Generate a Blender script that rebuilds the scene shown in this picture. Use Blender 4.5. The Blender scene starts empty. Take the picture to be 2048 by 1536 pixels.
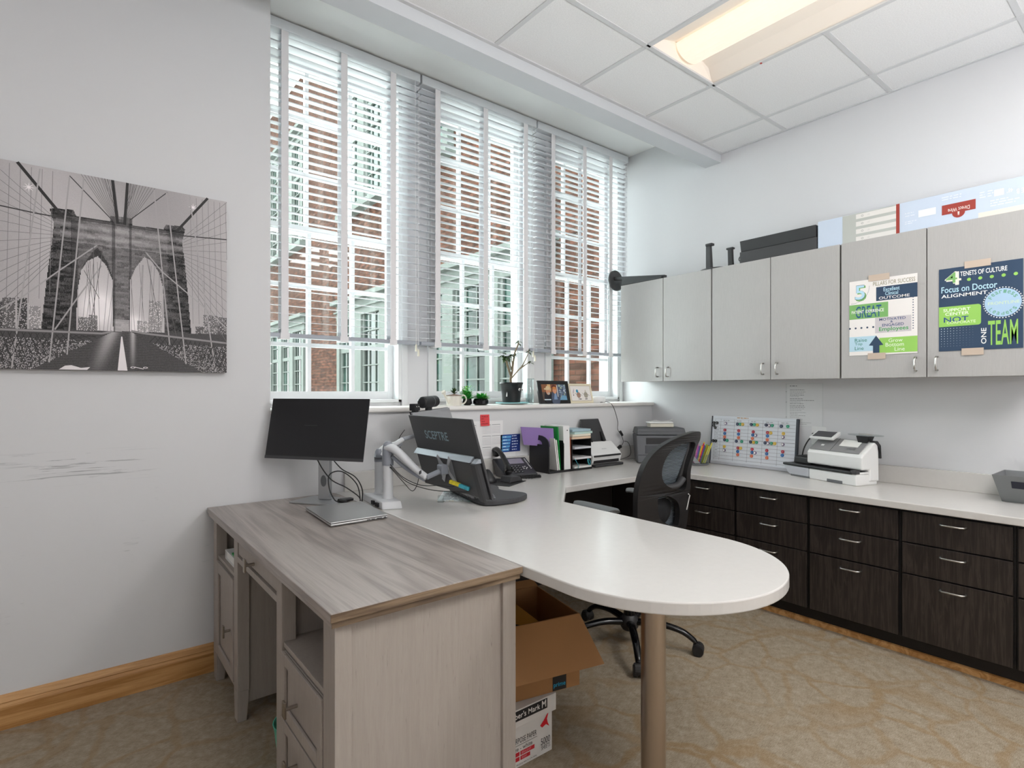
import bpy, bmesh, math, random
from mathutils import Vector, Matrix, Euler
PI = math.pi
sc = bpy.context.scene
COL = sc.collection
rnd = random.Random(7)

# ---------------------------------------------------------------- camera, light, exposure
YAW = math.radians(38.3635)
cd = bpy.data.cameras.new('camera'); cam = bpy.data.objects.new('camera', cd); COL.objects.link(cam)
cam.location = (0, 0, 1.30); cam.rotation_euler = (PI/2, 0, -YAW)
cd.sensor_width = 36; cd.lens = 36*1113/2048; cd.shift_y = 13/2048; cd.clip_start = .05; cd.clip_end = 200
sc.camera = cam
sc.view_settings.view_transform = 'Standard'; sc.view_settings.look = 'None'
sc.view_settings.gamma = 1; sc.view_settings.use_curve_mapping = False
sc.view_settings.exposure = 0.95
sc.cycles.use_denoising = True
sc.cycles.max_bounces = 10; sc.cycles.diffuse_bounces = 5; sc.cycles.glossy_bounces = 4
sc.cycles.transparent_max_bounces = 24; sc.cycles.transmission_bounces = 8
sc.cycles.caustics_reflective = False; sc.cycles.caustics_refractive = False
sc.cycles.sample_clamp_indirect = 6
w = bpy.data.worlds.new('overcast_sky'); sc.world = w; w.use_nodes = True
nt = w.node_tree; bg = nt.nodes['Background']
tc = nt.nodes.new('ShaderNodeTexCoord'); sx = nt.nodes.new('ShaderNodeSeparateXYZ')
cr = nt.nodes.new('ShaderNodeValToRGB')
nt.links.new(tc.outputs['Generated'], sx.inputs[0]); nt.links.new(sx.outputs['Z'], cr.inputs[0]); nt.links.new(cr.outputs[0], bg.inputs[0])
cr.color_ramp.elements[0].color = (.82, .86, .88, 1); cr.color_ramp.elements[1].color = (.92, .96, 1, 1)
bg.inputs[1].default_value = 7.6
def area(name, loc, rot, sx_, sy_, power, col):
    l = bpy.data.lights.new(name, 'AREA'); l.shape = 'RECTANGLE'; l.size = sx_; l.size_y = sy_; l.energy = power; l.color = col
    o = bpy.data.objects.new(name, l); o.location = loc; o.rotation_euler = rot; COL.objects.link(o); return o
WARM = (1.0, .975, .945)
# added fill lamps at ceiling height behind and beside the camera, without fixtures
area('ceiling_fill', (2.585, -.62, 3.035), (0, 0, 0), .55, 1.15, 17, WARM)
area('ceiling_fill', (.75, -.62, 3.035), (0, 0, 0), .55, 1.15, 14, WARM)
# added soft fill panel in front of the closed wall behind the camera
area('rear_fill', (1.6, -2.55, 1.25), (math.radians(68+45), 0, 0), 4.2, 2.2, 8, (.97, .98, 1.0))
# added lamp aimed upwards to brighten the ceiling, like a bounced flash
area('upward_fill', (1.5, -1.0, 1.75), (math.radians(160), 0, 0), .9, .7, 38, (.98, .98, 1.0))

# ---------------------------------------------------------------- helpers
def lin(h):
    if isinstance(h, str):
        h = h.lstrip('#'); h = [int(h[i:i+2], 16)/255 for i in (0, 2, 4)]
        return tuple((c/12.92 if c <= .04045 else ((c+.055)/1.055)**2.4) for c in h)
    return tuple(h)
MATS = {}
def mat(name, col, rough=.5, metal=0., spec=.5, bump=None, var=None, coat=0, alpha=None):
    """bump=(scale,strength,(sx,sy,sz)); var=(scale,amount,(sx,sy,sz)) colour variation by noise"""
    if name in MATS: return MATS[name]
    m = bpy.data.materials.new(name); m.use_nodes = True; t = m.node_tree; b = t.nodes['Principled BSDF']
    c = lin(col)
    b.inputs['Base Color'].default_value = (*c, 1); b.inputs['Roughness'].default_value = rough
    b.inputs['Metallic'].default_value = metal; b.inputs['Specular IOR Level'].default_value = spec
    if coat: b.inputs['Coat Weight'].default_value = coat
    if bump or var:
        co = t.nodes.new('ShaderNodeTexCoord')
        def noise(scale, s3, det=5):
            mp = t.nodes.new('ShaderNodeMapping'); mp.inputs['Scale'].default_value = s3
            n = t.nodes.new('ShaderNodeTexNoise'); n.inputs['Scale'].default_value = scale; n.inputs['Detail'].default_value = det
            t.links.new(co.outputs['Object'], mp.inputs[0]); t.links.new(mp.outputs[0], n.inputs['Vector']); return n
        if var:
            n = noise(var[0], var[2]); mx = t.nodes.new('ShaderNodeMix'); mx.data_type = 'RGBA'
            mx.inputs[6].default_value = (*[x*(1-var[1]) for x in c], 1); mx.inputs[7].default_value = (*[min(1, x*(1+var[1])) for x in c], 1)
            r = t.nodes.new('ShaderNodeMapRange'); r.inputs[1].default_value = .3; r.inputs[2].default_value = .7
            t.links.new(n.outputs['Fac'], r.inputs[0]); t.links.new(r.outputs[0], mx.inputs[0]); t.links.new(mx.outputs[2], b.inputs['Base Color'])
        if bump:
            n = noise(bump[0], bump[2]); bp = t.nodes.new('ShaderNodeBump'); bp.inputs['Strength'].default_value = bump[1]; bp.inputs['Distance'].default_value = .002
            t.links.new(n.outputs['Fac'], bp.inputs['Height']); t.links.new(bp.outputs[0], b.inputs['Normal'])
    MATS[name] = m; return m

class MB:
    """collects geometry; tr = transform applied to what is added"""
    def __init__(s): s.bm = bmesh.new(); s.tr = Matrix.Identity(4); s.mi = 0
    def at(s, loc=(0, 0, 0), rot=(0, 0, 0)): s.tr = Matrix.Translation(Vector(loc)) @ Euler(rot).to_matrix().to_4x4(); return s
    def poly(s, pts):
        vs = [s.bm.verts.new(s.tr @ Vector(p)) for p in pts]
        try: f = s.bm.faces.new(vs); f.material_index = s.mi; return f
        except ValueError: return None
    def mesh(s, verts, faces):
        vs = [s.bm.verts.new(s.tr @ Vector(p)) for p in verts]
        for f in faces:
            try: s.bm.faces.new([vs[i] for i in f]).material_index = s.mi
            except ValueError: pass
        return s
    def box(s, x0, x1, y0, y1, z0, z1):
        v = [(x, y, z) for x in (x0, x1) for y in (y0, y1) for z in (z0, z1)]
        s.mesh(v, [(0, 1, 3, 2), (4, 6, 7, 5), (0, 4, 5, 1), (2, 3, 7, 6), (0, 2, 6, 4), (1, 5, 7, 3)]); return s
    def hexa(s, b, t):
        """b, t: four points each, same order"""
        s.mesh(list(b)+list(t), [(3, 2, 1, 0), (4, 5, 6, 7), (0, 1, 5, 4), (1, 2, 6, 5), (2, 3, 7, 6), (3, 0, 4, 7)]); return s
    def prism(s, pts, z0, z1):
        n = len(pts); s.mesh([(x, y, z0) for x, y in pts]+[(x, y, z1) for x, y in pts],
            [tuple(range(n))[::-1], tuple(range(n, 2*n))]+[(i, (i+1) % n, n+(i+1) % n, n+i) for i in range(n)]); return s
    def prism_y(s, pts, y0, y1):
        """outline in x,z extruded along y"""
        n = len(pts); s.mesh([(x, y0, z) for x, z in pts]+[(x, y1, z) for x, z in pts],
            [tuple(range(n)), tuple(range(n, 2*n))[::-1]]+[(i, n+i, n+(i+1) % n, (i+1) % n) for i in range(n)]); return s
    def prism_x(s, pts, x0, x1):
        n = len(pts); s.mesh([(x0, y, z) for y, z in pts]+[(x1, y, z) for y, z in pts],
            [tuple(range(n))[::-1], tuple(range(n, 2*n))]+[(i, (i+1) % n, n+(i+1) % n, n+i) for i in range(n)]); return s
    def lathe(s, prof, c=(0, 0, 0), n=24, sy=1.0):
        """prof: (r, z) list revolved about z through c"""
        vs = []; fs = []; k = len(prof)
        for i in range(n):
            a = 2*PI*i/n
            for r, z in prof: vs.append((c[0]+r*math.cos(a), c[1]+r*sy*math.sin(a), c[2]+z))
        for i in range(n):
            j = (i+1) % n
            for q in range(k-1): fs.append((i*k+q, j*k+q, j*k+q+1, i*k+q+1))
        s.mesh(vs, fs)
        if prof[0][0] > 1e-5: s.poly([(c[0]+prof[0][0]*math.cos(-2*PI*i/n), c[1]+prof[0][0]*sy*math.sin(-2*PI*i/n), c[2]+prof[0][1]) for i in range(n)])
        if prof[-1][0] > 1e-5: s.poly([(c[0]+prof[-1][0]*math.cos(2*PI*i/n), c[1]+prof[-1][0]*sy*math.sin(2*PI*i/n), c[2]+prof[-1][1]) for i in range(n)])
        return s
    def tube(s, pts, r, n=8, smooth=True, flat=1.0):
        P = [Vector(p) for p in pts]
        if smooth and len(P) > 2:
            Q = []
            for i in range(len(P)-1):
                a, b, c, d = P[max(i-1, 0)], P[i], P[i+1], P[min(i+2, len(P)-1)]
                for q in range(6):
                    t = q/6; Q.append(.5*((2*b)+(c-a)*t+(2*a-5*b+4*c-d)*t*t+(3*b-a-3*c+d)*t**3))
            Q.append(P[-1]); m_ = len(P)-1
            R = [r(i/6/m_) if callable(r) else r for i in range(len(Q))]; P = Q
        else: R = [r(i/(len(P)-1)) if callable(r) else r for i in range(len(P))]
        vs = []; fs = []; up = None
        for i, p in enumerate(P):
            d = (P[min(i+1, len(P)-1)]-P[max(i-1, 0)])
            if d.length < 1e-9: d = Vector((0, 0, 1))
            d.normalize()
            if up is None: up = Vector((0, 0, 1)) if abs(d.z) < .9 else Vector((1, 0, 0))
            sd = d.cross(up); sd.normalize(); up = sd.cross(d); up.normalize()
            for k in range(n):
                a = 2*PI*k/n; vs.append(tuple(p+sd*(R[i]*math.cos(a))+up*(R[i]*flat*math.sin(a))))
        for i in range(len(P)-1):
            for k in range(n): fs.append((i*n+k, i*n+(k+1) % n, (i+1)*n+(k+1) % n, (i+1)*n+k))
        fs.append(tuple(range(n))[::-1]); fs.append(tuple((len(P)-1)*n+k for k in range(n)))
        s.mesh(vs, fs); return s
    def ball(s, c, r, sx=1, sy=1, sz=1, n=12):
        prof = [(r*math.sin(PI*i/n), -r*math.cos(PI*i/n)) for i in range(n+1)]
        vs = []; m_ = n*2
        for i in range(1, n):
            for k in range(m_):
                a = 2*PI*k/m_; vs.append((c[0]+prof[i][0]*sx*math.cos(a), c[1]+prof[i][0]*sy*math.sin(a), c[2]+prof[i][1]*sz))
        vs += [(c[0], c[1], c[2]-r*sz), (c[0], c[1], c[2]+r*sz)]; B = len(vs)-2; fs = []
        for i in range(n-2):
            for k in range(m_): fs.append((i*m_+k, i*m_+(k+1) % m_, (i+1)*m_+(k+1) % m_, (i+1)*m_+k))
        for k in range(m_): fs.append((B, (k+1) % m_, k)); fs.append((B+1, (n-2)*m_+k, (n-2)*m_+(k+1) % m_))
        s.mesh(vs, fs); return s
def root_of(o):
    while o.parent: o = o.parent
    return o
def tag(o, label=None, cat=None, group=None, kind=None):
    if label: o['label'] = label
    if cat: o['category'] = cat
    if group: o['group'] = group
    if kind: o['kind'] = kind
    return o
def obj(name, mb, m, parent=None, bevel=0, smooth=False, world=False, seg=2, subd=0, label=None, solid=0):
    me = bpy.data.meshes.new(name); bm = mb.bm
    bmesh.ops.recalc_face_normals(bm, faces=bm.faces[:])
    if world and parent is not None:
        M = Matrix.Translation(Vector(root_of(parent).location)) @ root_of(parent).rotation_euler.to_matrix().to_4x4()
        bmesh.ops.transform(bm, matrix=M.inverted(), verts=bm.verts[:])
    bm.to_mesh(me); bm.free()
    for x in (m if isinstance(m, (list, tuple)) else [m]): me.materials.append(x)
    if smooth:
        for p in me.polygons: p.use_smooth = True
    o = bpy.data.objects.new(name, me); COL.objects.link(o); o.parent = parent
    if solid:
        md = o.modifiers.new('solid', 'SOLIDIFY'); md.thickness = solid; md.offset = 0
    if subd:
        md = o.modifiers.new('sub', 'SUBSURF'); md.levels = subd; md.render_levels = subd
    if bevel:
        md = o.modifiers.new('bevel', 'BEVEL'); md.width = bevel; md.segments = seg; md.limit_method = 'ANGLE'; md.angle_limit = math.radians(40)
        md.harden_normals = False
    if smooth: md = o.modifiers.new('wn', 'WEIGHTED_NORMAL') if bevel else None
    if label: o['label'] = label
    return o
def thing(name, label, cat, loc=(0, 0, 0), rz=0, group=None):
    o = bpy.data.objects.new(name, None); COL.objects.link(o); o.location = loc; o.rotation_euler = (0, 0, rz); o.empty_display_size = .1
    return tag(o, label, cat, group)
def struct(name, mb, m, **k): return tag(obj(name, mb, m, **k), kind='structure')
def B(*a): return MB().box(*a)
def dup(root, loc=None, rz=None, label=None):
    r = root.copy(); COL.objects.link(r)
    if loc is not None: r.location = loc
    if rz is not None: r.rotation_euler = (0, 0, rz)
    if label: r['label'] = label
    for ch in list(root.children):
        c = ch.copy(); COL.objects.link(c); c.parent = r
        for g in list(ch.children):
            d = g.copy(); COL.objects.link(d); d.parent = c
    return r

# flat printed artwork: coloured polygons in (u, v), stacked in thin layers towards -y
ART = bpy.data.materials.new('printed_paper'); ART.use_nodes = True
_b = ART.node_tree.nodes['Principled BSDF']; _a = ART.node_tree.nodes.new('ShaderNodeVertexColor'); _a.layer_name = 'Col'
ART.node_tree.links.new(_a.outputs['Color'], _b.inputs['Base Color']); _b.inputs['Roughness'].default_value = .55
_b.inputs['Specular IOR Level'].default_value = .3
_tc = {}
def text_mesh(s, bold=0):
    bold = min(bold, .012)
    k = (s, bold)
    if k in _tc: return _tc[k]
    c = bpy.data.curves.new('t', 'FONT'); c.body = s; c.offset = bold; c.resolution_u = 3; c.fill_mode = 'FRONT'
    o = bpy.data.objects.new('t', c); COL.objects.link(o); dg = bpy.context.evaluated_depsgraph_get(); dg.update()
    me = bpy.data.meshes.new_from_object(o.evaluated_get(dg))
    V = [(v.co.x, v.co.y) for v in me.vertices]; F = [tuple(p.vertices) for p in me.polygons]
    bpy.data.objects.remove(o); bpy.data.curves.remove(c); bpy.data.meshes.remove(me)
    if V:
        x0 = min(v[0] for v in V); x1 = max(v[0] for v in V); y0 = min(v[1] for v in V); y1 = max(v[1] for v in V)
    else: x0 = y0 = 0; x1 = y1 = 1
    _tc[k] = (V, F, x0, x1, y0, y1); return _tc[k]
class Art:
    def __init__(s): s.V = []; s.F = []; s.C = []
    def off(s, l):
        if l == 0: return 0
        s.k = (getattr(s, 'k', 0)+1) % 150; return -.00025*l-s.k*1.4e-6
    def face(s, pts, col, l=0):
        n = len(s.V); o = s.off(l); s.V += [(p[0], o, p[1]) for p in pts]; s.F.append(tuple(range(n, n+len(pts)))); s.C.append((lin(col), len(pts))); return s
    def rect(s, x0, y0, x1, y1, col, l=0): return s.face([(x0, y0), (x1, y0), (x1, y1), (x0, y1)], col, l)
    def disc(s, x, y, r, col, l=1, n=16, ry=None): return s.face([(x+r*math.cos(2*PI*i/n), y+(ry or r)*math.sin(2*PI*i/n)) for i in range(n)], col, l)
    def line(s, x0, y0, x1, y1, wd, col, l=1, w1=None):
        d = math.hypot(x1-x0, y1-y0) or 1; nx, ny = -(y1-y0)/d/2, (x1-x0)/d/2; e = w1 or wd
        return s.face([(x0-nx*wd, y0-ny*wd), (x1-nx*e, y1-ny*e), (x1+nx*e, y1+ny*e), (x0+nx*wd, y0+ny*wd)], col, l)
    def path(s, pts, wd, col, l=1):
        for a, b in zip(pts, pts[1:]): s.line(*a, *b, wd, col, l)
        return s
    def text(s, t, x0, y0, x1, y1, col, l=2, bold=0, rot=0, shear=0):
        """text stretched into the box"""
        V, F, a, b, c, d = text_mesh(t, bold); n = len(s.V); o_ = s.off(l); cx, cy = (x0+x1)/2, (y0+y1)/2
        W, H = (x1-x0, y1-y0) if abs(math.sin(rot)) < .99 else (y1-y0, x1-x0)
        for vx, vy in V:
            u = ((vx-a)/(b-a)-.5)*W; v = ((vy-c)/(d-c)-.5)*H; u += v*shear
            s.V.append((cx+u*math.cos(rot)-v*math.sin(rot), o_, cy+u*math.sin(rot)+v*math.cos(rot)))
        for f in F: s.F.append(tuple(n+i for i in f)); s.C.append((lin(col), len(f)))
        return s
    def lines(s, x0, x1, ys, h, col, l=1, seed=1):
        r = random.Random(seed)
        for y in ys:
            x = x0; end = x0+(x1-x0)*r.uniform(.55, 1)
            while x < end: e = min(end, x+r.uniform(.3, 1.4)*h*4); s.rect(x, y, e, y+h, col, l); x = e+h*.9
        return s
    def build(s, name, parent=None, loc=(0, 0, 0), rot=(0, 0, 0), m=None, label=None):
        me = bpy.data.meshes.new(name); me.from_pydata(s.V, [], s.F)
        ca = me.color_attributes.new('Col', 'FLOAT_COLOR', 'CORNER'); i = 0; buf = []
        for c, k in s.C: buf += [c[0], c[1], c[2], 1.0]*k
        ca.data.foreach_set('color', buf)
        me.materials.append(m or ART)
        o = bpy.data.objects.new(name, me); COL.objects.link(o); o.parent = parent; o.location = loc; o.rotation_euler = rot
        if label: o['label'] = label
        return o

# ---------------------------------------------------------------- materials
def node_mat(name):
    m = bpy.data.materials.new(name); m.use_nodes = True; t = m.node_tree; b = t.nodes['Principled BSDF']; MATS[name] = m
    def N(ty, **k):
        n = t.nodes.new(ty)
        for a, v in k.items(): setattr(n, a, v)
        return n
    return m, t, b, N, t.links.new
def ramp(N, stops):
    r = N('ShaderNodeValToRGB'); e = r.color_ramp.elements
    while len(e) < len(stops): e.new(.5)
    for x, (p, c) in zip(e, stops): x.position = p; x.color = (*lin(c), 1)
    return r
def mapped(t, N, L, scale, rot=(0, 0, 0), src='Object'):
    co = N('ShaderNodeTexCoord'); mp = N('ShaderNodeMapping'); mp.inputs['Scale'].default_value = scale; mp.inputs['Rotation'].default_value = rot
    L(co.outputs[src], mp.inputs[0]); return mp
def noise(N, L, vec, scale, det=4, rough=.5, dist=0):
    n = N('ShaderNodeTexNoise'); n.inputs['Scale'].default_value = scale; n.inputs['Detail'].default_value = det; n.inputs['Roughness'].default_value = rough
    n.inputs['Distortion'].default_value = dist; L(vec, n.inputs['Vector']); return n
def mixc(N, L, fac, a, b, mode='MIX'):
    x = N('ShaderNodeMix', data_type='RGBA', blend_type=mode)
    for i, v in ((0, fac), (6, a), (7, b)):
        if isinstance(v, (int, float)): x.inputs[i].default_value = v
        elif isinstance(v, tuple): x.inputs[i].default_value = (*v, 1)
        else: L(v, x.inputs[i])
    return x.outputs[2]
def wood(name, dark, mid, light, scale, rough=.45, axis='y', ring=2.5, fine=.35, bands=5, flecks=0):
    """grain running along axis"""
    m, t, b, N, L = node_mat(name)
    st = {'y': (1, .06, 1), 'z': (1, 1, .06), 'x': (.06, 1, 1)}[axis]
    mp = mapped(t, N, L, tuple(a*scale for a in st))
    n1 = noise(N, L, mp.outputs[0], ring, 3, .55, 1.2)
    n2 = noise(N, L, mapped(t, N, L, tuple(a*scale for a in (st[0]*1, st[1]*.35 if axis == 'y' else st[1], st[2]*.35 if axis == 'z' else st[2]))).outputs[0], 55, 6, .72)
    r = ramp(N, [(.25, dark), (.5, mid), (.75, light)]); mx = N('ShaderNodeMath', operation='MULTIPLY_ADD'); mx.inputs[1].default_value = fine; L(n2.outputs['Fac'], mx.inputs[0])
    ad = N('ShaderNodeMath', operation='MULTIPLY_ADD'); ad.inputs[1].default_value = 1-fine
    wv = N('ShaderNodeMath', operation='FRACT'); ml = N('ShaderNodeMath', operation='MULTIPLY'); ml.inputs[1].default_value = bands
    L(n1.outputs['Fac'], ml.inputs[0]); pp = N('ShaderNodeMath', operation='PINGPONG'); pp.inputs[1].default_value = 1; L(ml.outputs[0], pp.inputs[0])
    L(pp.outputs[0], ad.inputs[0]); L(mx.outputs[0], ad.inputs[2]); mx.inputs[2].default_value = 0
    L(ad.outputs[0], r.inputs[0])
    if flecks:
        n3 = noise(N, L, mapped(t, N, L, (130, 130, 9)).outputs[0], 1.6, 3, .6); q = N('ShaderNodeMapRange'); q.inputs[1].default_value = .66; q.inputs[2].default_value = .74; q.inputs[4].default_value = flecks; L(n3.outputs['Fac'], q.inputs[0])
        L(mixc(N, L, q.outputs[0], r.outputs[0], lin('#4c443c')), b.inputs['Base Color'])
    else: L(r.outputs[0], b.inputs['Base Color'])
    b.inputs['Roughness'].default_value = rough
    bp = N('ShaderNodeBump'); bp.inputs['Strength'].default_value = .15; bp.inputs['Distance'].default_value = .001; L(n2.outputs['Fac'], bp.inputs['Height']); L(bp.outputs[0], b.inputs['Normal'])
    return m
M_wall = mat('painted_wall', '#d6d6d8', .75, spec=.25, bump=(220, .12, (1, 1, 1)), var=(1.2, .012, (1, 1, 1)))
# the picture wall carries scuff marks
def scuffed():
    m, t, b, N, L = node_mat('scuffed_wall')
    mp = mapped(t, N, L, (1, 1, 1)); base = lin('#d6d6d7'); b.inputs['Roughness'].default_value = .75; b.inputs['Specular IOR Level'].default_value = .25
    # thin slanted strokes gathered in two bands about 0.95 m up
    mp2 = mapped(t, N, L, (2.2, 1, 60), (0, -.10, 0)); n1 = noise(N, L, mp2.outputs[0], 1.6, 5, .65, .6)
    n2 = noise(N, L, mp.outputs[0], 7, 3, .6)
    sx_ = N('ShaderNodeSeparateXYZ'); L(mp.outputs[0], sx_.inputs[0])
    def band(src, c, h):
        a = N('ShaderNodeMath', operation='SUBTRACT'); L(src, a.inputs[0]); a.inputs[1].default_value = c
        q = N('ShaderNodeMath', operation='ABSOLUTE'); L(a.outputs[0], q.inputs[0])
        r = N('ShaderNodeMapRange'); r.inputs[1].default_value = h; r.inputs[2].default_value = h*.5; L(q.outputs[0], r.inputs[0]); return r.outputs[0]
    def mul(a, c):
        q = N('ShaderNodeMath', operation='MULTIPLY'); L(a, q.inputs[0])
        if isinstance(c, float): q.inputs[1].default_value = c
        else: L(c, q.inputs[1])
        return q.outputs[0]
    def add(a, c): q = N('ShaderNodeMath', operation='ADD', use_clamp=True); L(a, q.inputs[0]); L(c, q.inputs[1]); return q.outputs[0]
    def thr(src, lo, hi): r = N('ShaderNodeMapRange'); r.inputs[1].default_value = lo; r.inputs[2].default_value = hi; L(src, r.inputs[0]); return r.outputs[0]
    st = thr(n1.outputs['Fac'], .555, .60)
    g1 = mul(mul(band(sx_.outputs['Z'], .985, .075), band(sx_.outputs['X'], .02, .30)), st)
    st3 = mul(thr(n2.outputs['Fac'], .60, .66), thr(noise(N, L, mp2.outputs[0], 3.1, 4, .6, .3).outputs['Fac'], .57, .62))
    g2 = mul(mul(band(sx_.outputs['Z'], .66, .36), band(sx_.outputs['X'], .1, .5)), mul(st3, .6))
    f = mul(add(g1, g2), .5)
    L(mixc(N, L, f, base, lin('#6f7276')), b.inputs['Base Color']); return m
M_scuff = scuffed()
M_ceil = mat('acoustic_tile', '#ececec', .9, spec=.1, bump=(260, .5, (1, 1, 1)), var=(160, .05, (1, 1, 1)))
M_grid = mat('white_metal_grid', '#d2d3d4', .5)
M_beam = mat('painted_soffit', '#cfd2d5', .8, spec=.2)
M_trim = mat('white_gloss_trim', '#d9dadb', .35)
M_sill = mat('white_sill_paint', '#e9e6e2', .35)
M_blind = mat('blind_slat_white', '#dfe2e6', .4)
M_tape = mat('blind_tape_cloth', '#e4e1e2', .8)
M_quartz = mat('white_quartz', '#cecbc7', .22, bump=(90, .03, (1, 1, 1)), var=(45, .012, (1, 1, 1)))
M_black = mat('black_plastic', '#1b1b1d', .42)
M_blackg = mat('black_gloss', '#0c0c0e', .15)
M_dgrey = mat('dark_grey_plastic', '#3a3a3c', .5)
M_screen = mat('switched_off_screen', '#131316', .32)
M_grey = mat('mid_grey_plastic', '#67696c', .5)
M_silver = mat('brushed_silver', '#b9bbbd', .35, metal=.85)
M_silverp = mat('silver_plastic', '#b4b6ba', .4, metal=.2)
M_whitep = mat('white_plastic', '#e4e4e3', .4)
M_lgrey = mat('light_grey_plastic', '#b9bbc2', .45)
M_chrome = mat('satin_steel', '#c4c2be', .28, metal=1)
M_nickel = mat('brushed_nickel', '#9c9389', .35, metal=1)
M_post = mat('table_post_steel', '#b5a99d', .3, metal=1, bump=(40, .3, (1, 1, .02)), var=(6, .15, (1, 1, .1)))
M_white = mat('white_paper', '#e8e6e2', .7)
M_cardb = mat('corrugated_cardboard', '#a3764a', .8, var=(3, .06, (1, 1, 1)), bump=(60, .2, (1, .1, 1)))
M_cardi = mat('cardboard_inside', '#8a5c36', .85)
M_green = mat('green_card', '#12923f', .55)
M_purple = mat('purple_card', '#9c80bf', .55)
M_rust = mat('rust_card', '#9c563b', .6)
M_soil = mat('potting_soil', '#6d4a33', .95, bump=(80, 1, (1, 1, 1)))
M_leaf = mat('plant_leaf', '#3f5b30', .5, var=(20, .3, (1, 1, 1)))
M_leafb = mat('bright_artificial_leaf', '#2fa33a', .5, var=(25, .35, (1, 1, 1)))
M_bark = mat('pale_bark', '#8d8069', .8, var=(30, .2, (1, 1, .3)))
M_oak = wood('honey_oak', '#a3733f', '#b98a55', '#cb9d68', 9, .35, 'x', 2, .5)
M_desk = wood('grey_oak_laminate', '#857c77', '#9c938d', '#ada59f', 6, .36, 'y', 1.4, .62, 9)
M_desk_edge = wood('grey_oak_edge', '#5d4c3d', '#77644f', '#8b7761', 8, .45, 'x', 2.6, .5)
M_wash = wood('whitewashed_wood', '#9a9189', '#a29991', '#a9a199', 26, .55, 'z', 2.2, .8, 3, .4)
M_cab = wood('dark_wenge_laminate', '#1e1917', '#2a2421', '#3d3531', 24, .35, 'z', 3, .6)
M_cabd = mat('cabinet_carcass_black', '#0b0a0a', .5)
M_cabp = mat('dark_laminate_panel', '#2a2422', .5)
M_upper = wood('brushed_grey_laminate', '#aaa8a6', '#b0aeac', '#b6b4b2', 90, .24, 'z', 2.5, .8, 3)
def glass_mat(name, tint, refl=.12):
    m, t, b, N, L = node_mat(name); t.nodes.remove(b)
    tr = N('ShaderNodeBsdfTransparent'); tr.inputs[0].default_value = (*tint, 1); gl = N('ShaderNodeBsdfGlossy'); gl.inputs['Roughness'].default_value = .02
    fr = N('ShaderNodeLayerWeight'); fr.inputs[0].default_value = .5; mx = N('ShaderNodeMixShader')
    pw = N('ShaderNodeMath', operation='POWER'); pw.inputs[1].default_value = 5; L(fr.outputs['Facing'], pw.inputs[0])
    ma = N('ShaderNodeMath', operation='MULTIPLY_ADD'); ma.inputs[1].default_value = .9; ma.inputs[2].default_value = .035; L(pw.outputs[0], ma.inputs[0])
    L(ma.outputs[0], mx.inputs[0]); L(tr.outputs[0], mx.inputs[1]); L(gl.outputs[0], mx.inputs[2]); L(mx.outputs[0], t.nodes['Material Output'].inputs[0]); return m
M_glass = glass_mat('window_glass', (.93, .97, .95))
M_clear = glass_mat('clear_vase_glass', (.90, .93, .93))
def carpet():
    m, t, b, N, L = node_mat('patterned_carpet')
    mp = mapped(t, N, L, (1, 1, 1)); big = noise(N, L, mp.outputs[0], 1.3, 3)
    wn = noise(N, L, mp.outputs[0], 3.2, 4)
    av = N('ShaderNodeVectorMath', operation='MULTIPLY_ADD'); L(wn.outputs['Color'], av.inputs[0]); av.inputs[1].default_value = (.28, .28, 0); L(mp.outputs[0], av.inputs[2])
    def cells(scale, wdt):
        v = N('ShaderNodeTexVoronoi', feature='DISTANCE_TO_EDGE'); v.inputs['Scale'].default_value = scale; L(av.outputs[0], v.inputs['Vector'])
        r = N('ShaderNodeMapRange'); r.inputs[1].default_value = wdt; r.inputs[2].default_value = wdt*.35; L(v.outputs[0], r.inputs[0]); return r.outputs[0]
    c1 = cells(4.2, .075)
    fine = noise(N, L, mapped(t, N, L, (14, 120, 1), (0, 0, .5)).outputs[0], 4, 4, .7)
    pile = noise(N, L, mp.outputs[0], 420, 2, .7)
    base = ramp(N, [(.3, '#7d6e5a'), (.5, '#a39581'), (.72, '#c3b7a6')]); mid = noise(N, L, mp.outputs[0], 30, 3, .6); fm = N('ShaderNodeMath', operation='MULTIPLY_ADD'); fm.inputs[1].default_value = .32; L(mid.outputs['Fac'], fm.inputs[0])
    f2 = N('ShaderNodeMath', operation='MULTIPLY'); f2.inputs[1].default_value = .68; L(fine.outputs['Fac'], f2.inputs[0]); L(f2.outputs[0], fm.inputs[2]); L(fm.outputs[0], base.inputs[0])
    br = N('ShaderNodeMapRange'); br.inputs[1].default_value = .35; br.inputs[2].default_value = .65; br.inputs[3].default_value = .10; br.inputs[4].default_value = .46; L(big.outputs['Fac'], br.inputs[0])
    ml = N('ShaderNodeMath', operation='MULTIPLY'); L(c1, ml.inputs[0]); L(br.outputs[0], ml.inputs[1])
    c = mixc(N, L, ml.outputs[0], base.outputs[0], lin('#93703c'))
    pr = N('ShaderNodeMapRange'); pr.inputs[3].default_value = .66; pr.inputs[4].default_value = 1.25; L(pile.outputs['Fac'], pr.inputs[0])
    vm = N('ShaderNodeVectorMath', operation='SCALE'); L(c, vm.inputs[0]); L(pr.outputs[0], vm.inputs['Scale']); L(vm.outputs[0], b.inputs['Base Color'])
    b.inputs['Roughness'].default_value = .95; b.inputs['Specular IOR Level'].default_value = .05
    bp = N('ShaderNodeBump'); bp.inputs['Strength'].default_value = .6; bp.inputs['Distance'].default_value = .004; L(pile.outputs['Fac'], bp.inputs['Height']); L(bp.outputs[0], b.inputs['Normal']); return m
M_carpet = carpet()
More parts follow.
